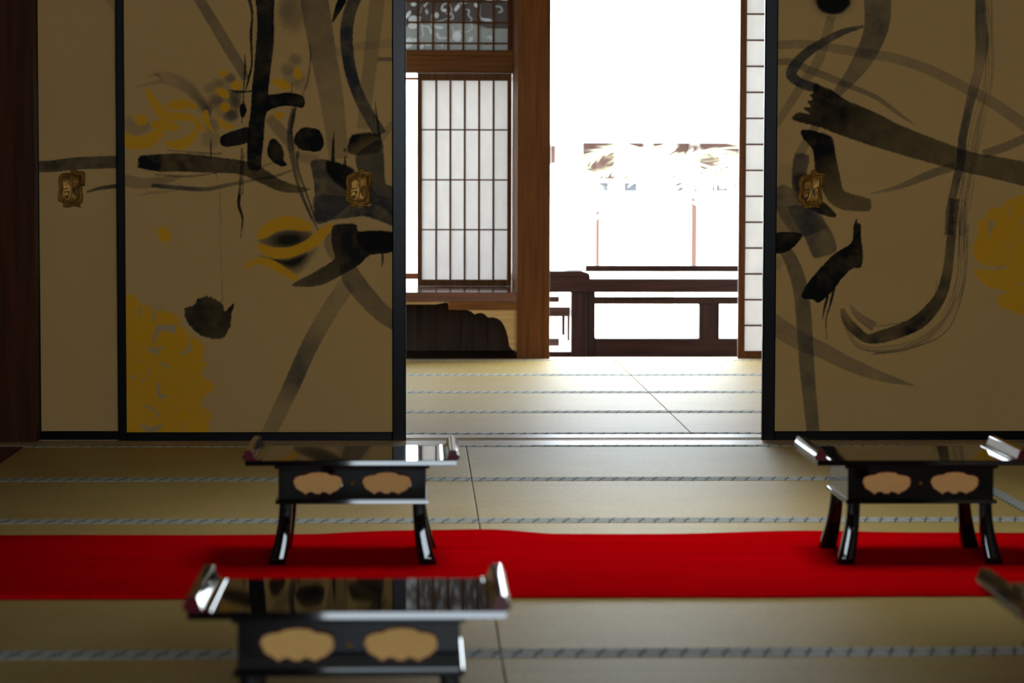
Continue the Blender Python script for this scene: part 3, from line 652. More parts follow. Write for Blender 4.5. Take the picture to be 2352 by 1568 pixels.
# ------------------------------------------------------------------ ornate gold door pull (relief)
PULL = [(380, 600), (400, 500), (470, 432), (570, 405), (690, 412), (705, 325), (760, 287), (830, 287), (870, 352), (960, 362), (1060, 367), (1078, 420), (1065, 740), (1000, 750), (990, 850), (1010, 960), (1020, 1080), (1000, 1170), (932, 1230), (960, 1290), (880, 1285), (780, 1265), (640, 1300), (510, 1295), (490, 1190), (460, 1160), (390, 1140), (360, 1080), (375, 1030), (362, 975), (378, 930), (365, 890), (400, 850), (396, 740), (380, 680)]
def door_pull(x, z, y, parent):
    """x, z = centre on the door; scale from the photo"""
    s = 1 / 11.2 * 9.3 / FPX
    cx, cy = 715, 800; rings = []; out = []
    for (a, b_) in PULL: out.append(((a - cx) * s, -(b_ - cy) * s))
    n = len(out); q = MB(); fine = []
    for i in range(n):
        p0, p1 = out[i], out[(i + 1) % n]
        for t in (0, .33, .67): fine.append((p0[0] + (p1[0] - p0[0]) * t, p0[1] + (p1[1] - p0[1]) * t))
    n = len(fine)
    def ring(k, d): return [(x + p[0] * k, y - d, z + p[1] * k) for p in fine]
    lv = [(1.0, 0), (1.0, .003), (.965, .0055), (.92, .006), (.89, .0035), (.84, .003), (.80, .0055), (.74, .006), (.70, .0035), (.45, .0052), (.2, .0022)]
    for i in range(len(lv) - 1):
        A = ring(*lv[i]); B = ring(*lv[i + 1]); q.add(A + B, [(k, (k + 1) % n, (k + 1) % n + n, k + n) for k in range(n)])
    q.add(ring(*lv[-1]), [tuple(range(n))[::-1]])
    def w(a, b_, d=.006): return (x + (a - cx) * s, y - d, z - (b_ - cy) * s)
    rd = .0016
    for L in ([(745, 330), (740, 450), (745, 620), (742, 760), (745, 900), (720, 1000), (670, 1100), (662, 1220)],
              [(800, 440), (880, 470), (930, 560), (935, 680), (900, 820), (850, 930), (800, 1000)], [(500, 560), (560, 500), (650, 490), (720, 510)],
              [(500, 560), (480, 680), (510, 790), (480, 900), (480, 1000), (540, 1090), (620, 1120)], [(540, 640), (560, 590), (620, 560)], [(520, 830), (600, 800), (680, 800)],
              [(520, 960), (560, 890), (620, 880), (650, 960), (620, 1060)], [(1020, 420), (1015, 700)], [(960, 440), (965, 720), (900, 930), (860, 1060), (760, 1180)], [(750, 1040), (760, 1120), (720, 1180)], [(830, 780), (840, 880), (780, 980)], [(430, 1060), (520, 1160), (620, 1200), (800, 1230), (900, 1200)]):
        q.tube([w(a, b_) for a, b_ in L], [rd * .5] + [rd] * (len(L) - 2) + [rd * .5], 6)
    o = q.build('door_pull', M['gold'], parent, smooth=True)
    tag(o, 'ornate gold door pull')
    h = MB()
    for (a, b_, ra, rb) in ((785, 860, 26, 80), (590, 1020, 34, 38), (655, 895, 26, 22), (710, 610, 24, 24)):
        vs = [w(a + ra * math.cos(t * math.pi / 6), b_ + rb * math.sin(t * math.pi / 6), .0068 if a == 785 else .0058) for t in range(12)]
        vb = [w(a + ra * math.cos(t * math.pi / 6), b_ + rb * math.sin(t * math.pi / 6), .003) for t in range(12)]
        h.add(vs + vb, [tuple(range(12))] + [(k, (k + 1) % 12, (k + 1) % 12 + 12, k + 12) for k in range(12)])
    h.build('keyhole', M['dark_gold'], o)
    return o

def fusuma(name, x0, x1, y, st_l, st_r, br, paint, label, pull=None, fine=True):
    """x0..x1 outer edges; y = front face"""
    r = thing(name, ((x0 + x1) / 2, y, -.005), label, None, None, 'structure')
    z0, z1 = -.005, TOPZ - .003; t = .028
    for a, c in ((x0, x0 + st_l), (x1 - st_r, x1)):
        q = MB(); q.box(a, c, y, y + t, z0, z1, b=.004); q.build('stile', M['frame'], r)
    for a, c in ((z0, br), (z1 - .03, z1)):
        q = MB(); q.box(x0 + st_l, x1 - st_r, y + .002, y + t - .002, a, c, b=.003); q.build('rail', M['frame'], r)
    painted_sheet('painted_panel', x0 + st_l - .001, x1 - st_r + .001, br - .002, z1 - .028, y + .008, paint, PAPER, M['painted'], r, .0029 if fine else .02, .012)
    if pull:
        X, Z = P(pull[0], pull[1], y + .008); door_pull(X, Z, y + .009, r)
    return r
zb = PZ(600, 992.5, YF)
xa0, xa1 = PX(269, 700, YF), PX(932.5, 700, YF)
fusuma('door_1', xl + .001, PX(720, 700, YB), YB, .004, .045, PZ(180, 990, YB), paint_outer, 'outer left painted sliding door, mostly plain with one grey brush band', (164, 432))
fusuma('door_2', xa0, xa1, YF, .0305, .049, zb, paint_left, 'left painted sliding door with black brush strokes and yellow flowers', (824, 432))
xb0 = PX(1754, 500, YF)
fusuma('door_3', xb0, xb0 + (xa1 - xa0), YF, .047, .0305, PZ(2000, 990, YF), paint_right, 'right painted sliding door with long looping grey stroke and yellow flower', (1863, 435))
fusuma('door_4', xr - (xa1 - xa0) - .02, xr - .002, YB, .045, .004, PZ(2000, 990, YF), lambda c: None, 'outer right sliding door behind the right painted door', None, False)

# ------------------------------------------------------------------ rear room outer wall
px0, px1 = PX(1188, 500, YW), PX(1263.5, 500, YW)
q = MB(); q.box(px0, px1, YW, YW + .17, -.0555, 2.6, b=.004); struct('trim_8', q, M['post'], 'brown square wooden pillar between the alcove window and the garden opening')
HEAD = 2.02
ax0 = -1.45                       # left end of the alcove
sx0 = PX(1699, 500, YW)           # right screen
sx1 = sx0 + .92
q = MB(); q.box(px1, sx1 + .1, YW + .02, YW + .15, HEAD, HEAD + .1); struct('trim_9', q, M['beam'])
q = MB(); q.box(px0 - .0, 4.4, YW + .03, YW + .14, HEAD + .1, CEIL); struct('wall_outer_top', q, M['plaster'])
q = MB(); q.box(sx1 + .1, 4.3, YW + .03, YW + .14, -.05, HEAD + .1); struct('wall_outer_right', q, M['plaster'])
q = MB(); q.box(sx1, sx1 + .1, YW, YW + .17, -.05, HEAD, b=.004); struct('trim_10', q, M['post'])
q = MB(); q.box(-3.4, ax0, YW + .03, YW + .14, -.05, CEIL); struct('wall_outer_left', q, M['plaster'])
q = MB(); q.box(-3.4, -3.28, Y_T0 + .1, YW + .14, -.05, CEIL); struct('wall_rear_left', q, M['plaster'])
q = MB(); q.box(4.3, 4.42, Y_T0 + .1, YW + .14, -.05, CEIL); struct('wall_rear_right', q, M['plaster'])
q = MB(); q.box(px1 - .005, sx0 + .95, YW + .0, YW + .14, -.0556, -.004); struct('trim_11', q, M['threshold'], 'pale threshold under the garden opening')

# desk alcove: shelf, apron with cusped opening, recess
YS = 14.22
zsh = PZ(1100, 671, YW); zsb = PZ(1100, 693, YW)
q = MB(); q.box(ax0, px0, YW + .005, YS + .12, zsb, zsh, b=.002)
mt, nt, b = new_mat('polished_shelf_wood'); f = noise(nt, 2.2, (1.2, 22, 22), 5)
nt.links.new(ramp(nt, f, [(.3, (.10, .035, .015)), (.7, (.15, .055, .022))]), b.inputs['Base Color']); b.inputs['Roughness'].default_value = .12
struct('trim_12', q, mt, 'polished brown shelf board below the latticed alcove window')
cusp = [(1000, 699), (1027, 694), (1031, 702), (1037, 710), (1052, 712), (1070, 711), (1082, 715), (1090, 722), (1097, 719), (1105, 718), (1113, 721), (1121, 729), (1132, 728), (1142, 731), (1151, 737), (1158, 748), (1163, 760), (1167, 775), (1170, 795), (1176, 802), (1187.5, 808)]
pts = [P(a, b_, YW + .02) for a, b_ in cusp]
q = MB(); zt = zsb; cx_ = (ax0 + px0) / 2
right = [(p[0], p[1]) for p in pts]; left = [(2 * cx_ - p[0], p[1]) for p in pts]
outer = [(ax0, zt - .001), (px0 - .0, zt - .001)] + right[::-1][0:] + left
outer = [(ax0, zt - .001), (px0, zt - .001)] + right[::-1] + left + []
q.plate(outer, [], YW + .02, YW + .04); struct('trim_13', q, M['pale_board'], 'pale wooden apron with a cusped cut-out under the shelf')
q = MB(); zz = PZ(1100, 717, YW)
q.box(PX(1030, 700, YW), px0, YW + .004, YW + .0195, zz + .012, zsb - .001, b=.001); struct('shelf_shadow_strip', q, M['beam'])  # brown strip stands in for the shadow below the shelf board
q = MB()
for k in range(14):
    a = ax0 + k * (px0 - ax0) / 14; q.box(a + .001, a + (px0 - ax0) / 14 - .001, YS - .1, YS - .08, -.055, zsb - .001, b=.0008)
q.box(ax0, px0, YS - .078, YS - .06, -.055, zsb - .001)
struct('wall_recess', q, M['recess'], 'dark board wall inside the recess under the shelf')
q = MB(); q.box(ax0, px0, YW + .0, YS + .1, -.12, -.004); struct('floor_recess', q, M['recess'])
q = MB(); q.box(px0 - .001, px0 + .02, YW + .17, YS + .15, -.05, 2.6); struct('wall_alcove_right', q, M['beam'])
q = MB(); q.box(ax0 - .1, ax0, YW + .14, YS + .15, -.05, 2.6); struct('wall_alcove_left', q, M['plaster'])
q = MB(); q.box(ax0 - .1, px0 + .02, YW + .03, YS + .2, 2.42, 2.5); struct('ceiling_alcove', q, M['ceil'])
q = MB(); q.box(ax0, px0, YS + .06, YS + .12, 2.1, 2.42); struct('wall_alcove_top', q, M['plaster'])
# beam over the alcove window
zb0, zb1 = PZ(1100, 168, YS), PZ(1100, 129, YS)
q = MB(); q.box(ax0, px0, YS - .03, YS + .12, zb0, zb1, b=.003); struct('trim_15', q, M['beam'], 'brown beam between the alcove window and the transom')
q = MB(); q.box(PX(1181, 400, YS), px0, YS - .02, YS + .12, zsh, zb0); struct('trim_16', q, M['old_post'])

# transom
tz0 = PZ(1100, 129, YS); tr = thing('window_2', (0, YS, tz0), 'dark latticed transom with pale scroll pattern above the beam', None, None, 'structure')
gb = PZ(1100, 115.5, YS); gt = gb + .44
q = MB(); q.box(ax0, px0, YS - .02, YS + .02, tz0 + .0005, gb, b=.002); q.build('bottom_rail', M['beam'], tr)
xrj = PX(1166, 60, YS)
q = MB(); q.box(xrj, px0, YS - .02, YS + .02, gb, gt, b=.002); q.build('side_rail', M['old_post'], tr)
q = MB(); q.box(ax0, px0, YS - .02, YS + .02, gt, gt + .06, b=.002); q.build('top_rail', M['beam'], tr)
q = MB(); cw = (PX(1133.5, 60, YS) - PX(960, 60, YS)) / 5
x = PX(1133.5, 60, YS)
while x > ax0:
    q.box(x - .0055, x + .0055, YS - .010, YS + .004, gb, gt); x -= cw
z1_ = PZ(1100, 100, YS); dz = PZ(1100, 52, YS) - z1_
z = z1_
while z < gt:
    q.box(ax0, xrj, YS - .008, YS + .002, z - .005, z + .005); z += dz
q.build('lattice', M['lattice'], tr)
def paint_transom(c):
    c.region(920, 0, 3.733)
    c.poly([(-900, -1800), (1000, -1800), (1000, 180), (600, 190), (300, 190), (-900, 190)], (.10, .072, .065), .95, 5, 3)
    w_ = (.80, .82, .84)
    def S(L, ww=14, a=.55): c.stroke([(x_, y_, ww * k_) for x_, y_, k_ in L], ink=w_, a=a, soft=1.2, rough=1)
    for dx, dy in ((0, 0), (-420, 60), (420, -330), (0, -420), (-420, -360), (-840, 0)):
        T = lambda L: [(a_ + dx, b_ + dy, k_) for a_, b_, k_ in L]
        S(T([(400, 30, .6), (365, 40, 1), (355, 80, 1.4), (380, 95, 1.6)])); c.dot(378 + dx, 88 + dy, 16, 14, ink=w_, a=.7)
        c.dot(485 + dx, 65 + dy, 16, 34, 35, w_, .75); S(T([(500, 30, .3), (470, 95, .8)]))
        c.dot(308 + dx, 130 + dy, 20, 26, 0, w_, .7); c.dot(110 + dx, 165 + dy, 42, 32, 0, w_, .75); c.dot(112 + dx, 38 + dy, 24, 16, 0, w_, .7)
        c.dot(105 + dx, 222 + dy, 42, 26, 0, w_, .8); S(T([(560, 80, .5), (590, 90, 1), (580, 130, .9), (610, 160, .8), (600, 190, .6)]))
        S(T([(420, 30, .4), (438, 90, .7), (425, 140, .5)])); S(T([(815, 55, 1), (860, 60, 1), (870, 95, 1.2), (845, 105, 1)]))
        c.dot(740 + dx, 172 + dy, 48, 14, 8, w_, .7); S(T([(690, 60, .3), (680, 130, .5), (700, 165, 1)], ), 12)
        c.dot(645 + dx, 40 + dy, 12, 20, -20, w_, .6); c.dot(484 + dx, 310 + dy, 38, 44, 0, w_, .72); c.dot(487 + dx, 292 + dy, 12, 34, 20, w_, .6)
        S(T([(310, 285, 1.8), (330, 325, 1.8), (395, 325, 1.1)])); S(T([(170, 220, .4), (240, 230, .9), (265, 280, 2)])); c.dot(118 + dx, 348 + dy, 30, 18, 0, w_, .6)
        c.dot(602 + dx, 338 + dy, 16, 24, 30, w_, .6); S(T([(745, 320, 1), (775, 315, 1.1), (775, 345, 1)])); c.dot(235 + dx, 378 + dy, 26, 16, 0, w_, .6)
        S(T([(440, 220, .4), (460, 290, .5), (430, 350, .4)])); S(T([(600, 190, .6), (615, 240, .5), (560, 275, .5), (500, 260, .4)])); S(T([(180, 60, .5), (170, 110, .6)]), 10)
        S(T([(205, 50, 1.6), (235, 20, .5)])); S(T([(300, 185, .4), (360, 175, .6), (410, 150, .5)]))
painted_sheet('backing_panel', ax0 + .002, xrj + .002, gb, gt, YS + .006, paint_transom, (.35, .365, .345), M['karakami'], tr, .0035, .004)

# shoji in the alcove window
def shoji(name, x0, x1, z0, z1, y, fl, fr, fb, ft, cols, rows, label, bar=.0065, wood_m=None, hb=.0055, pfaces=None):
    r = thing(name, ((x0 + x1) / 2, y, z0), label, None, None, 'structure'); W = wood_m or M['lattice']
    for a, c in ((x0, x0 + fl), (x1 - fr, x1)):
        q = MB(); q.box(a, c, y, y + .03, z0, z1, b=.0015); q.build('stile', W, r)
    for a, c in ((z0, z0 + fb), (z1 - ft, z1)):
        q = MB(); q.box(x0 + fl, x1 - fr, y + .002, y + .028, a, c, b=.001); q.build('rail', W, r)
    q = MB()
    for xx in cols: q.box(xx - bar / 2, xx + bar / 2, y + .006, y + .02, z0 + fb, z1 - ft)
    for zz_ in rows: q.box(x0 + fl, x1 - fr, y + .008, y + .0195, zz_ - hb / 2, zz_ + hb / 2)
    q.build('lattice', W, r)
    q = MB(); q.box(x0 + fl - .002, x1 - fr + .002, y + .0205, y + .0215, z0 + fb - .002, z1 - ft + .002); q.build('paper', M['shoji'], r)
    return r
kx = lambda a: PX(a, 400, YS); kz = lambda a: PZ(1070, a, YS)
shoji('window_1', kx(958.5), kx(1175), zsh + .0005, zb0 - .001, YS, kx(969) - kx(958.5), kx(1175) - kx(1165.5), kz(642.5) - zsh, zb0 - kz(184.5),
      [kx(a) for a in (1002, 1034.5, 1067.5, 1100.5, 1133.5)], [kz(a) for a in (298, 413, 527.5)], 'six column paper shoji screen standing on the polished shelf', .0105, hb=.0075)
# left hidden twin so that the opening reads from the side
shoji('window_3', kx(958.5) - .62, kx(958.5) - .10, zsh + .0005, kz(171.5), YS, .025, .025, .03, .03, [], [kz(a) for a in (298, 413, 527.5)], 'second shoji screen of the alcove window')
q = MB(); q.box(ax0, PX(1182, 500, YS + .25), YS + .25, YS + .28, PZ(945, 641, YS + .26), PZ(945, 627, YS + .26)); q.box(ax0, PX(1182, 500, YS + .25), YS + .25, YS + .27, PZ(945, 184, YS + .26), PZ(945, 177.5, YS + .26))
struct('trim_17', q, M['old_post'], 'thin outer rails seen in the gaps beside the shoji screen')

# right shoji by the opening
kx = lambda a: PX(a, 500, YW + .04); kz = lambda a: PZ(1725, a, YW + .04)
rows = []; zr = kz(747.5); st = (kz(32) - kz(747.5)) / 12
while zr < HEAD - .05: rows.append(zr); zr += st
shoji('door_5', kx(1697), kx(1697) + .92, -.004, HEAD, YW + .04, kx(1712.5) - kx(1697), .035, kz(806) + .004, .035, [kx(1712.5) + .17 * k for k in range(1, 5)], rows, 'tall paper shoji door standing right of the garden opening', .008, M['post'], .0085)

# ------------------------------------------------------------------ veranda and railing
q = MB()
for k in range(9): q.box(-2.5, 5.0, YW + .18 + k * .155, YW + .18 + k * .155 + .152, -.16, -.105, b=.002)
struct('floor_veranda', q, M['board'])
YR = 14.95
rl = thing('veranda_railing', (1.2, YR, -.105), 'dark wooden veranda railing with a wide beam and thick posts outside the opening', 'railing')
def bar(name, xa, xb, ya, yb, Y, t, mt=None, par=None):
    xm = (xa + xb) / 2
    z0 = PZ(xm, yb, Y); z1 = PZ(xm, ya, Y); q = MB(); q.box(PX(xa, yb, Y), PX(xb, yb, Y), Y, Y + t, z0, z1, b=.003)
    return q.build(name, mt or M['rail'], par if par is not None else rl)
bar('beam', 1000, 2200, 641, 671.5, YR, .12)
bar('handrail', 1345, 2200, 610, 624, YR + .16, .03)
bar('middle_rail', 1365.5, 2200, 682, 698.5, YR + .03, .05)
bar('bottom_rail', 1367.5, 2200, 777.5, 822, YR + .01, .09)
bar('post', 1312, 1346, 671.5, 822, YR + .01, .10, M['rail_v'])
bar('post', 1347, 1366.5, 671.5, 822, YR + .02, .08, M['rail_v'])
bar('post', 1606, 1652, 698.5, 777.5, YR + .02, .07, M['rail_v'])
bar('post', 1905, 1950, 698.5, 777.5, YR + .02, .07, M['rail_v'])
bar('bottom_rail', 1000, 1311, 808, 824, YR + .02, .08)
for xx in (1420, 1560, 1700, 1850):
    bar('bracket', xx, xx + 10, 624, 641, YR + .16, .02, M['rail_v']) if False else None
bk = thing('plank_frame', (.7, YR + .45, -.4), 'small frame of dark planks behind the railing, left of its thick post', 'frame')
for nm, a in (('crossbar', (1180, 1285, 681, 694)), ('crossbar', (1180, 1310, 705, 727)), ('upright', (1290.5, 1298, 727, 770)), ('upright', (1303, 1309, 727, 783)), ('crossbar', (1180, 1285, 777, 795)), ('upright', (1200, 1215, 694, 860))):
    bar(nm, *a, YR + .45, .04, M['rail_v'] if nm == 'upright' else M['rail'], bk)
# dark board with a white bundle on the beam
zt = PZ(1300, 641, YR) + .0
bd = MB(); xa, xb = PX(1180, 625, YR + .05), PX(1354, 625, YR + .05); z0 = zt; 
bd.box(xa, xb, YR + .0, YR + .12, zt + .001, zt + .02); bd.prism([(xa, zt + .02), (xb - .02, zt + .02), (xb + .005, zt + .024), (xb - .01, zt + .034), (xb - .05, zt + .046), (xa, zt + .046)], 'y', YR - .01, YR + .13)
o = bd.build('wooden_board', M['rail']); tag(o, 'dark board lying on the left part of the railing beam', 'board')
cl = MB(); cxx = PX(1320, 612, YR + .06)
rings = []
for k in range(7):
    a = k / 6; rr = math.sqrt(max(.02, 1 - a * a)); rings.append([(cxx + .06 * rr * math.cos(t * math.pi / 6) * (1 + .12 * math.sin(3 * t)), YR + .06 + .04 * rr * math.sin(t * math.pi / 6), zt + .046 + .045 * a) for t in range(12)])
cl.loft(rings); o = cl.build('folded_cloth', M['cloth'], smooth=True); tag(o, 'small white bundle resting on the dark board at the railing', 'cloth')

# ------------------------------------------------------------------ garden
q = MB(); q.box(-25, 30, YW + 1.6, 60, -.55, -.45); struct('floor_garden', q, M['gravel'], 'bright gravel garden ground')
YH = 38.0
hs = thing('garden_house', (2.6, YH, -.45), 'overexposed low house with red-brown posts and tiled roof across the garden', 'house')
X0, X1 = -9.0, 16.0; ze = PZ(1480, 318, YH); zrg = PZ(1480, 238, YH + 2.2)
q = MB(); q.box(X0 + .4, X1 - .4, YH + .9, YH + 1.0, -.449, ze + .25); q.build('wall', M['white_wall'], hs)
q = MB()
q.add([(X0, YH - .5, ze), (X1, YH - .5, ze), (X1, YH + 2.2, zrg), (X0, YH + 2.2, zrg), (X0, YH - .5, ze - .06), (X1, YH - .5, ze - .06), (X1, YH + 2.2, zrg - .1), (X0, YH + 2.2, zrg - .1)],
      [(0, 1, 2, 3), (7, 6, 5, 4), (0, 4, 5, 1), (3, 2, 6, 7), (0, 3, 7, 4), (1, 5, 6, 2)])
for k in range(50):
    xx = X0 + .25 + k * .5; q.tube([(xx, YH - .5, ze + .02), (xx, YH + 2.2, zrg + .02)], .045, 6)
q.build('roof', M['tile'], hs)
for px_, w in ((1373, .07), (1595, .09), (1270, .08), (1720, .09), (1150, .09), (1900, .09)):
    X = PX(px_, 500, YH); q = MB(); q.box(X - w / 2, X + w / 2, YH, YH + w, -.449, ze - .1); q.build('post', M['eave'], hs)
for (a, b_) in ((1338, 1412), (1425, 1478), (1500, 1584), (1606, 1712), (1740, 1900)):
    xa, zb_ = P(a, 412, YH + .3); xb_, zt_ = P(b_, 338, YH + .3); q = MB(); q.box(xa, xb_, YH + .25, YH + .3, zb_, zt_ + .12, b=.004); q.build('lattice_panel', M['eave'], hs)
    xa, zb_ = P(a + 8, 440, YH + .3); xb_, zt_ = P(b_ - 14, 418, YH + .3); q = MB(); q.box(xa, xb_, YH + .3, YH + .35, zb_, zt_, b=.004); q.build('dark_window', M['slate'], hs)
def palm(x, y, h, n, seed, label, reach=1.0):
    rd = random.Random(seed); r = thing('palm_plant', (x, y, -.45), label, 'palm plant', 'palm plants in the garden')
    q = MB(); q.tube([(x, y, -.45), (x + .02, y, -.45 + h * .5), (x, y, -.45 + h)], [.13, .11, .12], 10); q.build('trunk', M['trunk'], r)
    for k in range(n):
        az = k * 2.399 + rd.random() * .4; el = .5 + rd.random() * .7; L = reach * (.75 + rd.random() * .4); q = MB(); prev = None; pts = []
        for i in range(13):
            t = i / 12; hx = L * (t * math.cos(el) + .15 * t * t); hz = L * (t * math.sin(el) - .85 * t * t)
            pts.append(Vector((x + hx * math.cos(az), y + hx * math.sin(az), -.45 + h + hz)))
        q.tube(pts, [.010 * (1 - .8 * i / 12) for i in range(13)], 5)
        sdv = Vector((-math.sin(az), math.cos(az), 0))
        for i in range(1, 12):
            for sgn in (-1, 1):
                for off in (0, .5):
                    p = pts[i].lerp(pts[i + 1] if i < 12 else pts[i], off) if i < 12 else pts[i]
                    tl = .28 * reach * math.sin(math.pi * (i / 12) ** .8) + .04; dd = (pts[i + 1] - pts[i]).normalized() if i < 12 else Vector((0, 0, -1))
                    tip = p + (sdv * sgn + dd * .6 + Vector((0, 0, .15 - .5 * i / 12))).normalized() * tl; wv = dd * .008
                    mid = p.lerp(tip, .5) + Vector((0, 0, .01))
                    nn = Vector((0, 0, .0015))
                    q.add([p - wv, p + wv, mid + wv + nn, tip, mid - wv + nn], [(0, 1, 2, 4), (4, 2, 3)])
        q.build('frond', M['leaf'], r, fix=False)
    return r
palm(2.72, 18.6, 1.30, 8, 3, 'pale arching palm plant nearest the right shoji door, seen through the opening', 1.35)
palm(2.0, 21.6, 1.30, 8, 5, 'pale arching palm plant in the middle of the garden opening', 1.25)
palm(1.20, 24.8, 1.20, 7, 8, 'small pale palm plant close to the brown pillar', 1.2)

# ------------------------------------------------------------------ red carpet
q = MB(); N = 260; x0c, x1c = -1.9, 2.85; ring = []
rd = random.Random(4)
def wave(x, s): return .010 * math.sin(x * 5.1 + s) + .006 * math.sin(x * 11.3 + 2 * s)
top = []; 
ys0, ys1 = 5.815, 6.815
for i in range(N + 1):
    x = x0c + (x1c - x0c) * i / N
    lift = max(0, .010 * math.sin((x + .27) * 6.0) * math.exp(-((x + .1) / .55) ** 2) + .009 * math.exp(-((x - .20) / .13) ** 2) + .006 * math.exp(-((x - 1.02) / .2) ** 2) + .006 * math.exp(-((x + .50) / .10) ** 2))
    w = 13; row = []
    for j in range(w + 1):
        t = j / w; y = ys0 + wave(x, 1.0) * .5 * (1 - t) + (ys1 - ys0) * t + wave(x, 2.0) * .7 * t
        y = ys0 + (ys1 - ys0) * t + .35 * wave(x, 1.0) * (1 - t) + .5 * wave(x, 2.2) * t
        row.append((x, y, .0072 + lift * max(0, (t - .84) / .16) ** 1.3))
    ring.append(row)
W = 14
for r_ in ring: q.v += r_
for r_ in ring: q.v += [(p[0], p[1], p[2] - .006) for p in r_]
nv = (N + 1) * W
for i in range(N):
    for j in range(W - 1):
        a = i * W + j; q.f.append([a, a + W, a + W + 1, a + 1]); q.m.append(0); q.f.append([a + nv, a + 1 + nv, a + W + 1 + nv, a + W + nv]); q.m.append(0)
    for j in (0, W - 1):
        a = i * W + j; q.f.append([a, a + nv, a + W + nv, a + W]); q.m.append(0)
for i in (0, N):
    for j in range(W - 1):
        a = i * W + j; q.f.append([a, a + 1, a + 1 + nv, a + nv]); q.m.append(0)
o = q.build('red_carpet', M['felt'], smooth=True); tag(o, 'long bright red felt carpet runner lying across the tatami mats', 'carpet')

# ------------------------------------------------------------------ low lacquer sutra tables
TW, TD, TH = .508, .345, .262
def low_table(xl_, yf, label):
    """xl_ = left end of the top, yf = front edge of the top"""
    x0, x1, y0, y1 = xl_, xl_ + TW, yf, yf + TD; z = TH
    r = thing('sutra_table', ((x0 + x1) / 2, (y0 + y1) / 2, ZB), label, 'table', 'black lacquer low tables')
    tn = math.tan(math.radians(9.5))
    def lean(ya, yb, za, zb_, c=.0012):
        d = (zb_ - za - 2 * c) * tn
        return [(ya + c, za), (yb - c, za), (yb, za + c), (yb - d, zb_ - c), (yb - d - c, zb_), (ya + d + c, zb_), (ya + d, zb_ - c), (ya, za + c)]
    q = MB(); q.prism(lean(y0 - .001, y1 + .001, z - .0125, z), 'x', x0, x1); q.build('tabletop', M['lacquer'], r, smooth=False)
    for s in (1, -1):
        e = x0 if s == 1 else x1
        pf = [(.0385, 0), (.0378, .0020), (.0340, .0024), (.0315, .0024), (.0303, .0016), (.0268, .0026), (.0240, .0041), (.0230, .0062), (.0212, .0104), (.0195, .0148), (.0178, .0192), (.0166, .0228), (.0158, .0242), (.0130, .0248), (.005, .0252), (.001, .0248), (-.002, .0218), (-.0035, .0185), (-.0015, .0160), (-.004, .0145), (-.0065, .0115), (-.0075, .008), (-.006, .004), (-.003, 0)]
        pr = [(e + s * a, z + c) for a, c in pf]
        q = MB(); q.prism(pr, 'y', y0 + .001, y1 - .001, 0, 1); o = q.build('scroll_end', [M['lacquer'], M['maroon']], r)
    # under-top moulding, apron box
    ax, bx = x0 + .076, x1 - .072; ay, by = y0 + .022, y1 - .024; zt_ = z - .0125; zl = z - .098
    q = MB(); q.box(ax - .007, bx + .007, ay - .007, by + .007, zt_ - .009, zt_ - .0003, b=.002); q.build('top_moulding', M['lacquer'], r)
    q = MB(); q.plate([(ax - .009, 0), (bx + .009, 0), (bx + .009, 1), (ax - .009, 1)], [], 0, 1) if False else None
    for (a0, a1, b0, b1) in ((ax - .0045, bx + .0045, ay - .009, ay + .008), (ax - .0045, bx + .0045, by - .008, by + .009), (ax - .0045, ax + .008, ay + .0081, by - .0081), (bx - .008, bx + .0045, ay + .0081, by - .0081)):
        if b1 - b0 < .05: q.prism(lean(b0, b1, zl - .009, zl, .001), 'x', a0, a1)
        else: q.box(a0, a1, b0, b1, zl - .009, zl, b=.002)
    q.build('bottom_moulding', M['lacquer'], r)
    car = [(570, 495), (590, 450), (640, 430), (690, 425), (730, 406), (810, 398), (890, 405), (920, 425), (985, 432), (1028, 452), (1040, 495), (1030, 540), (990, 580), (945, 600), (918, 617), (885, 600), (850, 592), (825, 613), (780, 611), (748, 591), (712, 600), (690, 619), (660, 596), (600, 560)]
    mx_ = (ax + bx) / 2; k = 1 / 4.2 / 952; zc = (zt_ + zl) / 2 - .003
    def cart(xc, g=1.0): return [(xc + (a - 805) * k * g, zc - (b_ - 510) * k * g) for a, b_ in car]
    for nm, ya, yb, front in (('apron', ay + .004, ay + .012, True), ('apron', by - .012, by - .004, True)):
        q = MB(); q.plate([(ax + .002, zl), (bx - .002, zl), (bx - .002, zt_ - .009), (ax + .002, zt_ - .009)], [cart(mx_ - .083)[::-1], cart(mx_ + .083)[::-1]], ya, yb, 0, 1)
        ap = q.build(nm, [M['lacquer'], M['maroon']], r)
        for xc in (mx_ - .083, mx_ + .083):
            q = MB(); yy0, yy1 = (yb - .004, yb - .001) if ya < (y0 + y1) / 2 else (ya + .001, ya + .004)
            q.plate(cart(xc, 1.0), [], yy0, yy1); tag(q.build('gold_inlay', M['gold_panel'], ap), 'scalloped gold inlay')
            # maroon rim
            q = MB(); cc = cart(xc, 1.02); fy = ya - .0006 if ya < (y0 + y1) / 2 else yb + .0006
            q.tube([(p[0], fy, p[1]) for p in cc] + [(cc[0][0], fy, cc[0][1])], .0013, 5); q.build('inlay_rim', M['maroon'], ap)
        q = MB(); fy = ya if ya < (y0 + y1) / 2 else yb; sg = -1 if ya < (y0 + y1) / 2 else 1
        q.tube([(mx_, fy, zc), (mx_, fy + sg * .002, zc), (mx_, fy + sg * .0032, zc)], [.0048, .0044, .0015], 10); q.build('gold_stud', M['gold'], ap, smooth=True)
    for xa_, xb_ in ((ax + .002, ax + .008), (bx - .008, bx - .002)):
        q = MB(); q.box(xa_, xb_, ay + .013, by - .013, zl, zt_ - .009); q.build('side_panel', M['lacquer'], r)
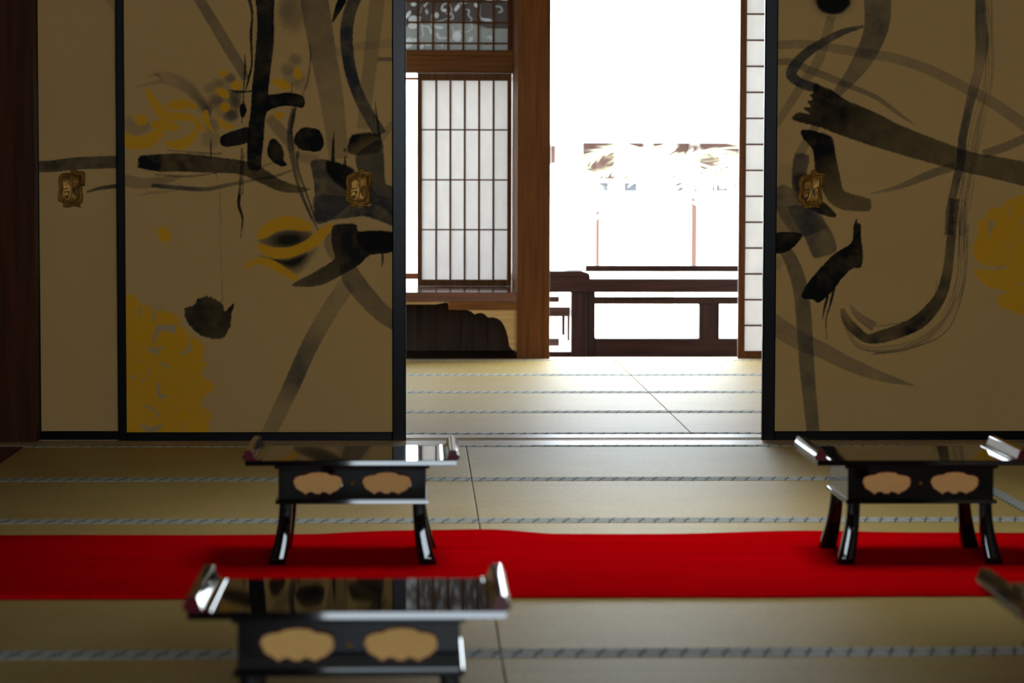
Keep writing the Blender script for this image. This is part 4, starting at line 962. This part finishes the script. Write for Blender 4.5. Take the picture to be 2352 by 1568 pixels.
    # flared legs
    for sx in (-1, 1):
        for sy in (-1, 1):
            cx0 = (ax + .019) if sx < 0 else (bx - .019); cy0 = (ay + .0225) if sy < 0 else (by - .0225); rings = []
            for i in range(15):
                t = i / 14; zz_ = (zt_ - .0095) * (1 - t) + ZB * t
                u = max(0, (t - .35) / .65); fl = .022 * u ** 1.9; w = .0165 - .001 * math.sin(math.pi * min(1, t * 1.3)) + .0055 * u ** 2.2
                ccx, ccy = cx0 + sx * fl, cy0 + sy * fl * .55; ch = .0045; rg = []
                for kk in range(20):
                    an = 2 * math.pi * (kk + .5) / 20; c_, d_ = math.cos(an), math.sin(an); e_ = 2 / 5.5
                    rg.append((ccx + math.copysign(abs(c_) ** e_, c_) * w, ccy + math.copysign(abs(d_) ** e_, d_) * w, zz_))
                rings.append(rg)
            q = MB(); q.loft(rings); q.build('leg', M['lacquer'], r, smooth=True)
    return r
ZB = .0075
proto = low_table(-.423, 6.262, 'black lacquer low table on the left part of the red carpet, gold scalloped inlays')
def clone(x, y, label, zoff=0.0):
    c = copy_tree(proto); c.location = proto.location + Vector((x - (-.423), y - 6.262, zoff)); c['label'] = label; return c
clone(.956, 6.245, 'black lacquer low table on the right part of the red carpet, seen from its left')
clone(-.372, 4.128, 'black lacquer low table in the foreground, standing on tatami before the carpet', -.0072)
clone(.955, 4.06, 'blurred black lacquer low table cut off at the bottom right corner', -.0072)

# ------------------------------------------------------------------ invented lamp body around the added fill light (unseen, above the view)
lp = thing('added_lamp_body', (0.70, 6.9, 2.52), 'invented square wooden lamp body around the added fill light above the mats, outside the picture', 'lamp')
q = MB()
for a, c, d, e in ((-.54, -.50, -.79, .79), (.50, .54, -.79, .79), (-.50, .50, -.79, -.75), (-.50, .50, .75, .79)): q.box(.70 + a, .70 + c, 6.9 + d, 6.9 + e, 2.48, 2.62, b=.003)
q.build('frame', M['beam'], lp)
q = MB(); q.box(.2, 1.2, 6.15, 7.65, 2.56, 2.60); q.build('backing_board', M['ceil'], lp)
q = MB()
for xx in (.23, 1.17): 
    for yy in (6.18, 7.62): q.box(xx - .01, xx + .01, yy - .01, yy + .01, 2.60, CEIL)
q.build('hanger', M['beam'], lp)
